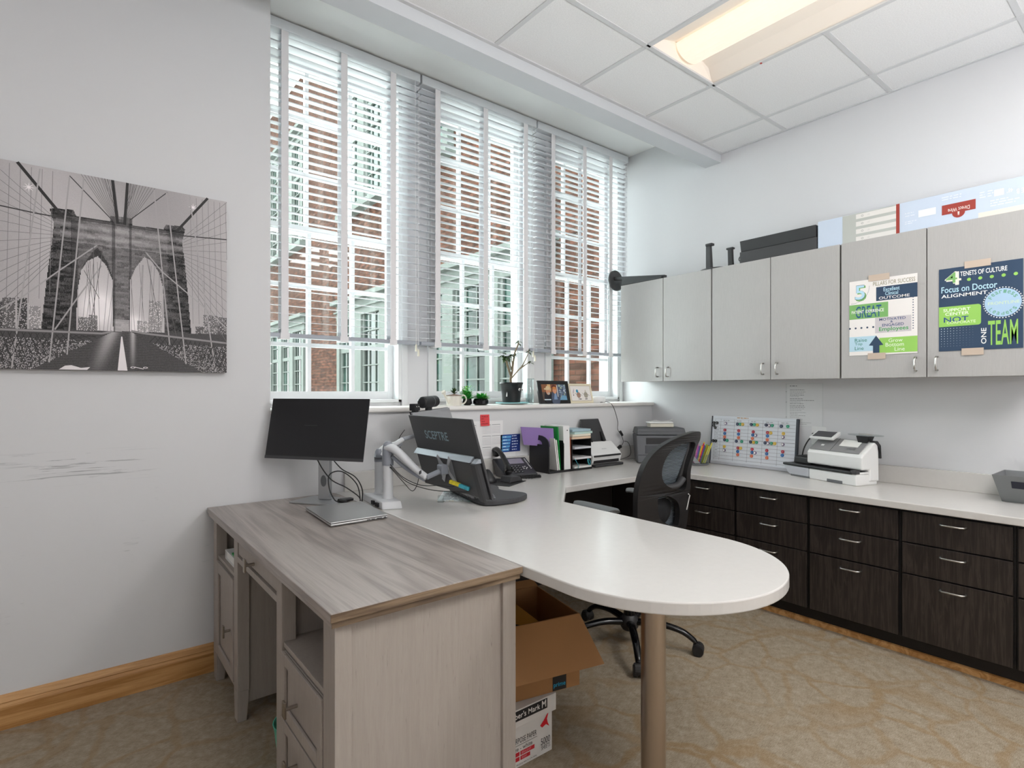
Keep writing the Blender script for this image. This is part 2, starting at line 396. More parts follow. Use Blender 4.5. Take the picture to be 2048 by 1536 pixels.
def brick():
    m, t, b, N, L = node_mat('red_brick')
    mp = mapped(t, N, L, (1, 1, 1)); sx_ = N('ShaderNodeSeparateXYZ'); L(mp.outputs[0], sx_.inputs[0]); cb = N('ShaderNodeCombineXYZ'); ad = N('ShaderNodeMath', operation='ADD')
    L(sx_.outputs['X'], ad.inputs[0]); L(sx_.outputs['Y'], ad.inputs[1]); L(ad.outputs[0], cb.inputs[0]); L(sx_.outputs['Z'], cb.inputs[1])
    k = N('ShaderNodeTexBrick'); L(cb.outputs[0], k.inputs['Vector']); k.inputs['Scale'].default_value = 1; k.inputs['Brick Width'].default_value = .215; k.inputs['Row Height'].default_value = .075
    k.inputs['Mortar Size'].default_value = .009; k.inputs['Mortar Smooth'].default_value = .2; k.inputs['Bias'].default_value = -.1
    k.inputs['Color1'].default_value = (*lin('#3b2018'), 1); k.inputs['Color2'].default_value = (*lin('#291a15'), 1); k.inputs['Mortar'].default_value = (*lin('#17120f'), 1)
    n = noise(N, L, mp.outputs[0], 3.5, 4); c = mixc(N, L, n.outputs['Fac'], k.outputs['Color'], lin('#3e2b20')); n2_ = noise(N, L, mapped(t, N, L, (1, 4.65, 13.3)).outputs[0], 1, 0); q_ = N('ShaderNodeMapRange'); q_.inputs[1].default_value = .35; q_.inputs[2].default_value = .65; q_.inputs[3].default_value = .55; q_.inputs[4].default_value = 1.25; L(n2_.outputs['Fac'], q_.inputs[0])
    vs_ = N('ShaderNodeVectorMath', operation='SCALE'); L(mixc(N, L, .6, k.outputs['Color'], c), vs_.inputs[0]); L(q_.outputs[0], vs_.inputs['Scale']); L(vs_.outputs[0], b.inputs['Base Color'])
    b.inputs['Roughness'].default_value = .9; b.inputs['Specular IOR Level'].default_value = .05
    bp = N('ShaderNodeBump'); bp.inputs['Strength'].default_value = .5; bp.inputs['Distance'].default_value = .01; bp.invert = True; L(k.outputs['Fac'], bp.inputs['Height']); L(bp.outputs[0], b.inputs['Normal']); return m
M_brick = brick()
# ---------------------------------------------------------------- the room
XR, YW, ZC, ZR = 3.77, 2.895, 3.05, 3.31
struct('floor', B(-1.32, 3.9, -2.7, 3.45, -.1, 0), M_carpet)
mb = MB(); mb.prism_y([(-1.3, 0), (3.77, 0), (3.77, 1.18), (.77, 1.18), (.77, 3.31), (-1.3, 3.31)], YW, 3.22)
struct('wall_back', mb, M_scuff)
struct('wall_right', B(XR, 3.9, -2.7, 3.45, 0, 3.45), M_wall)
struct('wall_left', B(-1.42, -1.3, -2.7, 3.45, 0, 3.45), M_wall)
struct('wall_front', B(-1.3, XR, -2.72, -2.6, 0, 3.45), M_wall)
# window wall set back in the recess: piers, head and apron around three openings
OP = [(.79, 1.655), (1.865, 2.72), (2.895, 3.735)]
ZB, ZT = 1.225, 3.245
mb = MB(); mb.box(.5, XR, 3.22, 3.45, 0, ZB); mb.box(.5, XR, 3.22, 3.45, ZT, 3.45)
xs = [.5]+[v for o in OP for v in o]+[XR]
for i in range(0, len(xs), 2): mb.box(xs[i], xs[i+1], 3.22, 3.45, ZB, ZT)
struct('wall_window', mb, M_wall)
# ceiling: tile field with an opening for the light, soffit beam, recess ceiling
LX0, LX1, LY0, LY1 = 2.292, 2.878, .575, 1.785
mb = MB()
for a in ((-1.3, LX0, -2.6, 2.27), (LX1, XR, -2.6, 2.27), (LX0, LX1, -2.6, LY0), (LX0, LX1, LY1, 2.27)): mb.box(*a, ZC, ZC+.015)
ceil = struct('ceiling', mb, M_ceil)
mb = MB(); g = .0125; z0, z1 = ZC-.004, ZC+.001
for x in (3.48, 2.88, 2.29, 1.68, 1.08, .48, -.12, -.72): mb.box(x-g, x+g, -2.6, 2.249, z0-.0008, z1)
for y in (1.79, 1.178, .565, -.045, -.655, -1.265, -1.875):
    if y == 1.178: mb.box(LX1, XR, y-g, y+g, z0, z1); mb.box(-1.3, LX0, y-g, y+g, z0, z1)
    else: mb.box(-1.3, XR, y-g, y+g, z0, z1)
mb.box(XR-.02, XR, -2.6, 2.249, z0-.0016, z1); mb.box(-1.3, XR, 2.25, 2.2695, z0-.002, z1)
tag(obj('ceiling_grid', mb, M_grid, ceil), kind='structure')
struct('ceiling_recess', B(-1.3, XR, 2.4, 3.22, ZR, 3.45), mat('recess_ceiling_paint', '#f4f4f3', .8, spec=.2))
struct('ceiling_plenum', B(-1.3, XR, -2.6, 2.27, 3.3, 3.45), M_beam)
struct('trim_soffit', B(-1.3, XR, 2.27, 2.4, 2.985, 3.45), M_beam)
mb = MB(); mb.box(.77, XR, 2.865, 3.22, 1.178, 1.205); struct('window_sill', mb, M_sill, bevel=.01, seg=3)
mb = MB(); mb.prism_x([(YW, 0), (YW-.018, 0), (YW-.018, .085), (YW-.014, .1), (YW-.016, .104), (YW-.008, .128), (YW, .13)], -1.3, .77+.3); struct('baseboard_back', mb, M_oak)
struct('baseboard_right', MB().prism_y([(3.222, 0), (3.24, 0), (3.24, .028), (3.236, .03), (3.222, .026)], -2.6, 2.2), M_oak)
# windows
def window(n, x0, x1):
    mb = MB(); yf, yb = 3.205, 3.40
    c = .035                                   # casing on the wall, jambs, head and stool
    for a in ((x0-.0, x0+c, yf, yb, ZB, ZT), (x1-c, x1, yf, yb, ZB, ZT), (x0, x1, yf, yb, ZT-c, ZT), (x0, x1, yf, yb, ZB, ZB+.02)): mb.box(*a)
    for a in ((x0-.03, x0+.012, 3.20, 3.222, ZB-.02, ZT), (x1-.012, min(x1+.03, XR), 3.20, 3.222, ZB-.02, ZT)): mb.box(*a)
    f = struct('window_%d' % n, mb, M_trim, bevel=.003)
    a, b = x0+c, x1-c
    for nm, y, z0, z1, rails in (('sash', 3.30, ZB+.02, 2.255, (1.565, 1.905)), ('sash', 3.345, 2.215, ZT-c, (2.575, 2.90))):
        mb = MB(); s = .038; mb.box(a, a+s, y-.018, y+.018, z0, z1); mb.box(b-s, b, y-.018, y+.018, z0, z1)
        mb.box(a+s, b-s, y-.0175, y+.0175, z0, z0+(.05 if y < 3.32 else .04)); mb.box(a+s, b-s, y-.0175, y+.0175, z1-.04, z1)
        for k in (1, 2): x = a+(b-a)*k/3; mb.box(x-.011, x+.011, y-.014, y+.014, z0+.03, z1-.03)
        for z in rails: mb.box(a+s, b-s, y-.0125, y+.0125, z-.011, z+.011)
        sh = obj(nm, mb, M_trim, f)
        obj('pane', B(a+s, b-s, y-.002, y+.002, z0+.04, z1-.03), M_glass, sh)
for i, (a, b) in enumerate(OP): window(i+1, a, b)

# ---------------------------------------------------------------- outside: a brick wing across the courtyard
struct('ground', B(-15, 30, 3.6, 40, -.4, -.3), mat('pale_bounce_paving', '#c9c8c2', .9, var=(2, .1, (1, 1, 1))))  # unseen ground, made pale to bounce daylight up into the window recess
bl = thing('brick_building', 'red brick building wing with tall white framed windows seen through the blinds', 'building', (5.2, 12, -.3))
WX = 5.2
obj('wall', B(WX, WX+.6, 3.9, 24, -.3, 10.35), M_brick, bl, world=True)
obj('roof_edge', B(WX-.25, WX+.7, 3.9, 24, 10.35, 10.6), M_trim, bl, world=True)
M_wwin = mat('weathered_white_joinery', '#464a47', .8, spec=.1, var=(6, .06, (1, 1, 1)))
def tealglass():
    m, t, b, N, L = node_mat('dark_reflective_glass'); mp = mapped(t, N, L, (1, .7, .35)); n = noise(N, L, mp.outputs[0], 1.6, 4)
    r = ramp(N, [(.38, '#0a110f'), (.55, '#15241f'), (.75, '#2f4a42')]); L(n.outputs['Fac'], r.inputs[0]); L(r.outputs[0], b.inputs['Base Color']); b.inputs['Roughness'].default_value = .08
    b.inputs['Specular IOR Level'].default_value = .12; return m
M_teal = tealglass()
def bay_window(y0, y1, z0, z1, nb, rows, head):
    mb = MB(); X = WX-.10
    mb.box(X-.12, WX, y0-.08, y1+.08, z0-.12, z0)                       # sill
    mb.box(X-.02, WX, y0-.05, y1+.05, z1, z1+head); mb.box(X-.16, WX, y0-.12, y1+.12, z1+head, z1+head+.1); mb.box(X-.08, WX, y0-.08, y1+.08, z1+head*.45, z1+head*.55)
    wd = (y1-y0)/nb; pl = .17
    for i in range(nb+1): mb.box(X-.03, WX, y0+wd*i-(pl if i else 0), y0+wd*i+(pl if i < nb else 0), z0, z1)
    for i in range(nb):
        a, b = y0+wd*i+pl, y0+wd*(i+1)-pl
        for t in (a+.03, b-.03): mb.box(X+.02, WX, t-.03, t+.03, z0, z1)
        for k in range(1, 3): t = a+(b-a)*k/3; mb.box(X+.032, X+.049, t-.012, t+.012, z0, z1)
        for k in range(1, rows):
            z = z0+(z1-z0)*k/rows; h = .05 if k == rows//2+1 else .012; mb.box(X+.01, X+.05, a, b, z-h, z+h)
        mb.box(X+.02, WX, a, b, z0, z0+.14)
    f = obj('window', mb, M_wwin, bl, world=True)
    g_ = MB()
    for i in range(nb): g_.box(X+.055, X+.06, y0+wd*i+pl, y0+wd*(i+1)-pl, z0, z1)
    obj('pane', g_, M_teal, f, world=True)
bay_window(5.65, 13.3, 1.1, 3.0, 6, 5, .35)
bay_window(15.8, 20.3, 1.1, 3.0, 4, 5, .35)
bay_window(8.2, 13.1, 5.5, 8.6, 4, 6, .3)
bay_window(15.9, 20.3, 5.5, 8.4, 4, 6, .3)

# ---------------------------------------------------------------- venetian blinds
def blind(x0, x1, tapes, label, cord_x):
    t = thing('venetian_blind', label, 'blind', ((x0+x1)/2, 3.15, 1.58), 0, 'white venetian blinds over the windows')
    zt = 3.245; zb = 1.60; n = 38; mb = MB()
    for i in range(n):
        z = zb+.035+(zt-.03-zb-.035)*i/(n-1); tl = .11 if i < n-3 else -.10
        mb.at(((x0+x1)/2, 3.15, z), (tl, 0, 0)); mb.box(-(x1-x0)/2, (x1-x0)/2, -.0245, .0245, -.0015, .0015)
    obj('slats', mb, M_blind, t, world=True)
    obj('headrail', B(x0, x1, 3.115, 3.18, zt, 3.30), M_blind, t, world=True, bevel=.004)
    obj('bottom_rail', B(x0, x1, 3.124, 3.176, zb-.012, zb+.012), mat('shaded_blind_rail', '#a2a6ae', .4), t, world=True, bevel=.005)  # white rail's shading is put into its darker grey colour
    for x in tapes:
        mb = MB()
        for y in (3.121, 3.178): mb.box(x-.019, x+.019, y-.0008, y+.0008, zb-.012, zt)
        mb.box(x-.022, x+.022, 3.119, 3.181, zb-.020, zb-.011); mb.box(x-.024, x+.024, 3.117, 3.1235, zb-.022, zb+.012)
        obj('ladder_tape', mb, M_tape, t, world=True)
    mb = MB()
    for dx in (-.012, .012): mb.tube([(cord_x+dx, 3.108, zt), (cord_x+dx*.6, 3.106, 1.60-abs(dx)*1.5)], .0012, 6)
    obj('pull_cord', mb, M_tape, t, world=True)
    for dx, dz in ((-.007, 0), (.009, -.03)):
        obj('tassel', MB().lathe([(.003, .045), (.006, .035), (.008, .0)], (cord_x+dx, 3.106, 1.545+dz), 10), mat('ivory_plastic', '#ddd8c8', .4), t, world=True, smooth=True)
blind(.775, 1.73, (.905, 1.236, 1.545), 'white venetian blind nearest the bridge canvas, over the left window', 1.70)
blind(1.742, 2.70, (1.859, 2.241, 2.60), 'middle white venetian blind, hanging above the black flower pot', 2.665)
blind(2.712, 3.735, (2.872, 3.212, 3.52), 'rightmost white venetian blind, hanging against the wall by the grey cupboards', 3.70)

# ---------------------------------------------------------------- ceiling light
t = thing('ceiling_light', 'recessed ceiling troffer with a glowing curved centre diffuser', 'ceiling light', (2.585, 1.18, 3.05))
cx = 2.585
mb = MB(); prof = [(LX0, 3.052), (LX0+.02, 3.065), (LX0+.09, 3.10), (LX0+.18, 3.125), (cx-.05, 3.135), (cx+.05, 3.135), (LX1-.18, 3.125), (LX1-.09, 3.10), (LX1-.02, 3.065), (LX1, 3.052)]
for (a, b) in zip(prof, prof[1:]): mb.poly([(a[0], LY0, a[1]), (b[0], LY0, b[1]), (b[0], LY1, b[1]), (a[0], LY1, a[1])])
obj('reflector', mb, mat('white_enamel_reflector', '#f8efe4', .35), t, world=True, smooth=True)
for y, s in ((LY0, 1), (LY1, -1)):
    mb = MB(); y2 = y+s*.03
    mb.poly([(LX0, y, 3.052), (LX1, y, 3.052), (LX1-.09, y2, 3.10), (LX1-.18, y2, 3.125), (LX0+.18, y2, 3.125), (LX0+.09, y2, 3.10)])
    obj('end_plate', mb, MATS['white_enamel_reflector'], t, world=True)
mb = MB(); pr = [(cx+.105*math.sin(a), 3.118-.062*math.cos(a)) for a in [(-PI/2)+PI*i/14 for i in range(15)]]
mb.prism_y(pr, LY0+.035, LY1-.035)
em = bpy.data.materials.new('glowing_diffuser'); em.use_nodes = True; b_ = em.node_tree.nodes['Principled BSDF']
b_.inputs['Base Color'].default_value = (.5, .48, .45, 1); b_.inputs['Emission Color'].default_value = (1, .83, .64, 1); b_.inputs['Emission Strength'].default_value = .40; b_.inputs['Roughness'].default_value = .5
obj('diffuser', mb, em, t, world=True, smooth=False)
mb = MB(); 
for x in (LX0, LX1): mb.box(x-.012, x+.012, LY0, LY1, 3.043, 3.053)
for y in (LY0, LY1): mb.box(LX0-.012, LX1+.012, y-.012, y+.012, 3.043, 3.053)
obj('frame', mb, M_grid, t, world=True)
obj('housing', B(LX0, LX1, LY0, LY1, 3.16, 3.17), M_grid, t, world=True)
obj('indicator', MB().lathe([(.006, 0), (.006, .003)], (LX1, 1.5, 3.040), 12), mat('red_dot', '#b8504a', .5), t, world=True)

# ---------------------------------------------------------------- white quartz counter with the round-ended peninsula
TZ = .76
out = [(1.092, 2.885), (1.092, 1.13)]
out += [(1.4845+.3925*math.cos(a), 1.13+.3925*math.sin(a)) for a in [PI+PI*i/40 for i in range(1, 40)]]
out += [(1.877, 1.13), (1.877, 1.967), (2.172, 2.256), (3.145, 2.256), (3.145, -1.2), (3.755, -1.2), (3.755, 2.885)]
ctr = thing('countertop', 'white quartz worktop along window and right wall with rounded peninsula on a steel post', 'countertop', (1.4845, 1.13, 0))
obj('worktop', MB().prism(out, TZ-.035, TZ), M_quartz, ctr, world=True, bevel=.004, seg=2)
obj('backsplash', B(1.14, 3.755, 2.872, 2.892, TZ, .862), M_quartz, ctr, world=True, bevel=.002)
obj('backsplash', B(3.748, 3.768, -1.2, 2.872, TZ, .862), M_quartz, ctr, world=True, bevel=.002)
obj('post', MB().lathe([(.0385, 0), (.0385, TZ-.035)], (1.437, 1.098, 0), 40), M_post, ctr, world=True, smooth=False, label='brushed steel round support post')
for p in ctr.children:
    if p.name.startswith('post'):
        for f in p.data.polygons: f.use_smooth = len(f.vertices) == 4
obj('modesty_panel', B(1.14, 3.17, 2.80, 2.89, 0, TZ-.035), M_cabp, ctr, world=True, label='dark laminate panel under the window counter')

# base cabinets
def handle_bar(mb, y, z, L_=.096, x=3.17):
    mb.tube([(x+.004, y-L_/2, z), (x-.02, y-L_/2+.002, z), (x-.028, y-L_/2+.012, z), (x-.028, y+L_/2-.012, z), (x-.02, y+L_/2-.002, z), (x+.004, y+L_/2, z)], .0042, 8, smooth=False); return mb
units = [(2.245, 1.815, 'nearest the inner corner behind the chair'), (1.815, 1.387, 'second from the inner corner, left of the postage machine'), (1.387, .954, 'below the postage machine'),
         (.954, .53, 'fourth from the inner corner, left of the grey basket'), (.53, .10, 'at the right edge under the grey basket'), (.10, -.33, ''), (-.33, -.76, '')]
for i, (ya, yb, where) in enumerate(units[:5]):
    t = thing('drawer_cabinet', 'dark three drawer cabinet '+where, 'cabinet', (3.46, (ya+yb)/2, 0), 0, 'dark three drawer base cabinets')
    mb = MB(); mb.box(3.19, 3.745, yb+.001, ya-.001, .10, TZ-.036); mb.box(3.242, 3.74, yb+.001, ya-.001, 0, .10); obj('carcass', mb, M_cabd, t, world=True)
    obj('toe_kick', B(3.236, 3.242, yb, ya, .0, .105), mat('toe_kick_black', '#161212', .6), t, world=True)
    for k, (z0, z1, hz) in enumerate(((.569, .712, .678), (.418, .562, .525), (.105, .411, .373))):
        d = obj('drawer', B(3.17, 3.189, yb+.009, ya-.009, z0, z1), M_cab, t, world=True, bevel=.0015)
        obj('handle', handle_bar(MB(), (ya+yb)/2+.003, hz), M_chrome, d, world=True, smooth=True)
B_fill = thing('corner_filler', 'narrow dark strip closing the cabinet corner under the counter', 'panel', (3.46, 2.5, 0))
obj('panel', B(3.172, 3.74, 2.247, 2.79, 0, TZ-.036), M_cabp, B_fill, world=True)

# upper cupboards
def dring(mb, y, z, x=3.44, h=.068):
    mb.tube([(x+.003, y, z+h/2), (x-.022, y, z+h/2), (x-.03, y, z+h/2-.012), (x-.03, y, z-h/2+.012), (x-.022, y, z-h/2), (x+.003, y, z-h/2)], .0045, 8, smooth=False); return mb
for (ya, ym, yb, where) in ((2.949, 2.541, 2.142, 'beside the window'), (2.142, 1.732, 1.327, 'in the middle, above the whiteboard'), (1.327, .918, .513, 'carrying the two taped posters')):
    t = thing('wall_cupboard', 'grey two door wall cupboard '+where, 'cupboard', (3.6, (ya+yb)/2, 1.37), 0, 'grey wall cupboards above the counter')
    mb = MB(); mb.box(3.462, XR-.002, yb+.002, ya-.002, 1.372, 2.132); obj('carcass', mb, mat('cupboard_carcass', '#a7a5a3', .4), t, world=True)
    obj('edge_band', B(3.4605, 3.463, yb+.001, ya-.001, 1.371, 2.133), mat('dark_edge_band', '#3f3536', .5), t, world=True)
    for (a, b, hy) in ((ym+.0025, ya-.005, ym+.045), (yb+.005, ym-.0025, ym-.045)):
        d = obj('door', B(3.44, 3.460, a, b, 1.369, 2.135), M_upper, t, world=True, bevel=.001)
        obj('handle', dring(MB(), hy, 1.437), M_chrome, d, world=True, smooth=True)
# ---------------------------------------------------------------- whitewashed pedestal desk
dk = thing('pedestal_desk', 'whitewashed wooden pedestal desk with a grey oak top', 'desk', (.79, 2.1, 0), 0)
mb = MB(); mb.box(.49, 1.087, 1.322, 2.885, .738, TZ); mb.box(.495, 1.082, 1.330, 2.88, .722, .7385)
o = obj('desktop', mb, [M_desk], dk, world=True, bevel=.002)
obj('desktop_edge', B(.4895, 1.0875, 1.3205, 1.3225, .739, .7585), M_desk_edge, dk, world=True)
obj('desktop_edge', B(.4945, 1.0825, 1.3285, 1.3305, .7215, .738), M_desk_edge, dk, world=True)
def post(y0, y1, x0=.508, x1=.552): return obj('leg', MB().hexa([(x0, y0, 0), (x1-.01, y0, 0), (x1-.01, y1-.012, 0), (x0, y1-.012, 0)], [(x0, y0, .12), (x1, y0, .12), (x1, y1, .12), (x0, y1, .12)]).box(x0, x1, y0, y1, .12, .722), M_wash, dk, world=True, bevel=.002)
post(1.345, 1.425); post(1.786, 1.842); post(2.369, 2.43); post(2.77, 2.832)
post(1.345, 1.40, 1.03, 1.08); post(2.77, 2.832, 1.03, 1.08)
obj('side_panel', B(.55, 1.04, 1.357, 1.37, .10, .722), M_wash, dk, world=True)
obj('side_panel', B(.55, 1.04, 1.815, 1.83, .07, .722), M_wash, dk, world=True)
obj('side_panel', B(.55, 1.04, 2.38, 2.395, .065, .722), M_wash, dk, world=True)
obj('side_panel', B(.55, 1.04, 2.80, 2.815, .10, .722), M_wash, dk, world=True)
obj('back_panel', B(1.06, 1.07, 1.37, 2.80, .18, .722), M_wash, dk, world=True)
def knob(y, z, par, x=.508):
    mb = MB(); mb.tube([(x+.01, y, z), (x-.028, y, z)], .0055, 10, smooth=False); mb.box(x-.034, x-.027, y-.011, y+.011, z-.024, z+.024)
    return obj('knob', mb, M_nickel, par, world=True, bevel=.0015)
def shaker(name, y0, y1, z0, z1, par, x=.508, kn=None):
    mb = MB(); mb.box(x+.006, x+.02, y0, y1, z0, z1); s = .035 if name == 'drawer' else .045
    for a in ((y0, y0+s, z0, z1), (y1-s, y1, z0, z1), (y0+s, y1-s, z0, z0+s), (y0+s, y1-s, z1-s, z1)): mb.box(x-.004, x+.005, *a)
    d = obj(name, mb, M_wash, par, world=True, bevel=.002)
    if kn: knob(kn[0], kn[1], d, x)
    return d
# near pedestal: open cubby over two drawers
obj('shelf', B(.515, 1.06, 1.37, 1.815, .507, .522), M_wash, dk, world=True, bevel=.001)
shaker('drawer', 1.430, 1.782, .308, .500, dk, kn=(1.655, .385)); shaker('drawer', 1.430, 1.782, .125, .300, dk, kn=(1.655, .21))
obj('bottom_rail', B(.512, .53, 1.425, 1.786, .105, .122), M_wash, dk, world=True)
# far pedestal: cubby over a door
obj('shelf', B(.515, 1.06, 2.395, 2.80, .548, .562), M_wash, dk, world=True, bevel=.001)
shaker('door', 2.433, 2.767, .135, .543, dk, kn=(2.475, .33))
obj('bottom_rail', B(.512, .53, 2.43, 2.77, .115, .133), M_wash, dk, world=True)
# pencil drawer over the knee space
mb = MB(); mb.box(.512, .53, 1.845, 2.366, .66, .718); d = obj('drawer', mb, M_wash, dk, world=True, bevel=.002); knob(2.13, .680, d, .510)
obj('rail', B(.508, .53, 1.842, 2.369, .630, .652), M_wash, dk, world=True, bevel=.001)
for y in (1.812, 2.797):
    obj('cable_cap', MB().at((.70 if y < 2 else .60, y-(.006 if y < 2 else 0), .655), (PI/2, 0, 0)).lathe([(.016, 0), (.014, .006)], n=20), mat('grey_cap', '#8f8a86', .5), dk, world=True)

# things in the desk's cubby and knee space
t = thing('ring_binder', 'white ring binder lying in the far desk cubby', 'binder', (.66, 2.57, .562))
mb = MB(); mb.box(.53, .80, 2.44, 2.70, .5625, .567); mb.box(.53, .80, 2.44, 2.70, .597, .6015); mb.box(.53, .80, 2.696, 2.70, .567, .597); obj('cover', mb, M_whitep, t, world=True)
obj('paper_block', B(.535, .79, 2.445, 2.69, .567, .596), M_white, t, world=True)
t = thing('green_notebook', 'bright green notebook on top of the white binder in the desk cubby', 'notebook', (.66, 2.56, .602))
obj('cover', B(.535, .78, 2.42, 2.60, .602, .609), M_green, t, world=True, bevel=.001)
t = thing('waste_basket', 'small teal plastic waste basket under the wooden desk', 'bin', (.64, 1.97, 0))
mb = MB(); mb.lathe([(.085, 0), (.105, .16), (.108, .165), (.103, .165), (.083, .004)], (.64, 1.965, 0), 28, .9); obj('bucket', mb, mat('teal_plastic', '#4fb79b', .4), t, world=True, smooth=True)

# ---------------------------------------------------------------- bridge canvas
def canvas():
    cx_, cz = .155, 1.781; W, H = .825, .797
    t = thing('canvas_print', 'black and white canvas of a stone suspension bridge walkway on the left wall', 'picture', (cx_, YW, cz))
    obj('stretcher', B(cx_-W/2, cx_+W/2, YW-.034, YW-.001, cz-H/2, cz+H/2), mat('canvas_edge', '#8f8a8b', .8), t, world=True, bevel=.002)
    A = Art(); r = random.Random(3); u0, u1, v0, v1 = cx_-W/2, cx_+W/2, cz-H/2, cz+H/2
    def g(x): x = max(0, min(1, x)); return (x*.97+.004, x*.915+.004, x*.925+.004)
    def inside(p, poly):
        c = False; n = len(poly)
        for i in range(n):
            (x0, y0), (x1, y1) = poly[i], poly[(i+1) % n]
            if (y0 > p[1]) != (y1 > p[1]) and p[0] < (x1-x0)*(p[1]-y0)/(y1-y0)+x0: c = not c
        return c
    tower = [(-.094, 1.535), (-.076, 1.749), (-.062, 1.881), (-.055, 1.963), (-.068, 2.019), (-.05, 2.026), (.006, 2.028), (.016, 2.005), (.127, 2.007), (.127, 2.029), (.202, 2.032), (.202, 2.004), (.315, 2.005), (.324, 2.027), (.387, 2.033), (.399, 2.02), (.387, 1.962), (.396, 1.886), (.408, 1.748), (.423, 1.555)]
    aL = [(-.016, 1.53), (-.009, 1.639), (.021, 1.749), (.036, 1.808), (.072, 1.877), (.085, 1.889), (.118, 1.833), (.137, 1.763), (.137, 1.53)]
    aLi = [(.014, 1.53), (.019, 1.705), (.031, 1.788), (.051, 1.829), (.085, 1.854), (.113, 1.819), (.134, 1.763), (.137, 1.53)]
    aR = [(.196, 1.53), (.196, 1.771), (.216, 1.827), (.246, 1.875), (.272, 1.861), (.298, 1.817), (.315, 1.751), (.321, 1.53)]
    deck = [(-.25, 1.345), (-.123, 1.382), (.134, 1.544), (.199, 1.549), (.464, 1.385), (.60, 1.33)]
    # buildings of the skyline: (u0, u1, top, tone)
    blds = [(-.26, -.205, 1.64, .06), (-.205, -.17, 1.655, .12), (-.165, -.135, 1.66, .05), (-.13, -.095, 1.63, .3), (.02, .055, 1.60, .12), (.055, .085, 1.61, .08), (.22, .262, 1.60, .4), (.262, .31, 1.69, .33), (.44, .47, 1.59, .12), (.47, .53, 1.645, .15), (.53, .57, 1.64, .1)]
    nx, ny = 290, 280; du, dv = W/nx, H/ny; rows = {}
    hor = lambda u: 1.538+.03*(u+.2)
    for j in range(ny):
        v = v0+dv*(j+.5); seed = int((v-v0)/.009); off = (seed % 2)*.012
        for i in range(nx):
            u = u0+du*(i+.5); p = (u, v); brk = random.Random(seed*977+int((u+off)/.025)).uniform(-.05, .05)
            d1 = math.hypot((u-.085)*1.2, v-1.64); d2 = math.hypot(u-.205, v-1.585)
            sky = .56-.10*(v-1.6)/.55+.07*math.sin(u*9+v*4)
            sky += .6*math.exp(-(d1/.07)**2)+.55*math.exp(-(d2/.035)**2)
            c = sky
            if v > hor(u):
                for (a, b, tp, tn) in blds:
                    if a < u < b and v < tp: c = tn+(.45 if r.random() < .22 else 0)+.35*math.exp(-(d1/.06)**2)
                if inside(p, tower):
                    if inside(p, aL):
                        if not inside(p, aLi): c = .045+brk*.3
                    elif inside(p, aR):
                        pass
                    else:
                        c = .085+brk*1.2+r.uniform(-.04, .04)+.10*max(0, 1-abs(u-.16)/.25)+((.12+.08*math.sin(v*170)) if 1.9 < v < 2.0 else 0)-.06*(u < -.0)-.06*(u > .33)
                        if v < 1.60 and .13 < u < .2: c += .25
                        if abs(u-.137) < .006 or abs(u-.196) < .005 or abs(u-.01) < .012 and v < 1.99: c *= .4
                        if abs(v-2.0) < .008: c *= .35
            elif inside(p, deck):
                c = .07+.035*math.sin(v*900)+.35*math.exp(-((u-(.13-.32*(1.54-v)))/.022)**2)*max(0, (v-1.36)/.17)+.4*math.exp(-((u-.205)/.008)**2)*max(0, (v-1.38)/.15)
            else:
                c = .06+(.38 if r.random() < .3 else 0)*(1 if v < 1.515 else .2)
                if 1.505 < v < hor(u): c = .07
            A.rect(u-du/2-cx_, v-dv/2-cz, u+du/2-cx_, v+dv/2-cz, g(c+r.uniform(-.015, .015)))
    def cl(x, y): return max(u0, min(u1, x)), max(v0, min(v1, y))
    def ln(a, b, wd, tone, w1=None):
        # clip to the canvas
        (x0, y0), (x1, y1) = a, b; t0, t1 = 0, 1
        for p, q in ((-(x1-x0), x0-u0), (x1-x0, u1-x0), (-(y1-y0), y0-v0), (y1-y0, v1-y0)):
            if p == 0:
                if q < 0: return
            else:
                s = q/p
                if p < 0: t0 = max(t0, s)
                else: t1 = min(t1, s)
        if t0 < t1: A.line(x0+(x1-x0)*t0-cx_, y0+(y1-y0)*t0-cz, x0+(x1-x0)*t1-cx_, y0+(y1-y0)*t1-cz, wd, g(tone), 1, w1)
    def pl(pts, wd, tone):
        for a, b in zip(pts, pts[1:]): ln(a, b, wd, tone)
    # fan of stays on both sides, converging on the tower top
    for k in range(15):
        vv = 2.165-k*.047; ln((-.26, vv+.02), (-.058, 1.99-k*.012), .0016, .2); ln((.57, vv+.015), (.392, 1.985-k*.012), .0016, .2)
    for k in range(7):
        x = -.25+k*.032; ln((x, 2.17), (x-.01, 1.56+k*.02), .0016, .24)
        x = .562-k*.024; ln((x, 2.17), (x+.012, 1.60), .0016, .24)
    for k in range(9):
        ln((.03+k*.011, 2.18), (.148, 1.99+k*.003), .0013, .12); ln((.285-k*.011, 2.18), (.182, 1.99+k*.003), .0013, .12)
    for k in range(6):
        ln((.10+k*.008, 2.18), (.155, 2.03), .0012, .1); ln((.22-k*.006, 2.18), (.172, 2.03), .0012, .1)
    for k in range(10):
        ln((.02+.012*k, 1.545), (.02+.012*k+.03*math.sin(k), 1.83), .0012, .15); ln((.2+.012*k, 1.55), (.2+.012*k-.02*math.sin(k*2), 1.84), .0012, .15)
    pl([(-.164, 2.18), (-.028, 1.996)], .011, .03); pl([(.489, 2.18), (.366, 2.007)], .010, .03)
    pl([(.134, 2.18), (.152, 2.00)], .010, .03); pl([(.186, 2.18), (.176, 2.0)], .010, .03)
    pl([(-.26, 2.006), (-.109, 1.993), (.011, 1.988)], .005, .06); pl([(.58, 2.004), (.324, 1.986)], .005, .06)
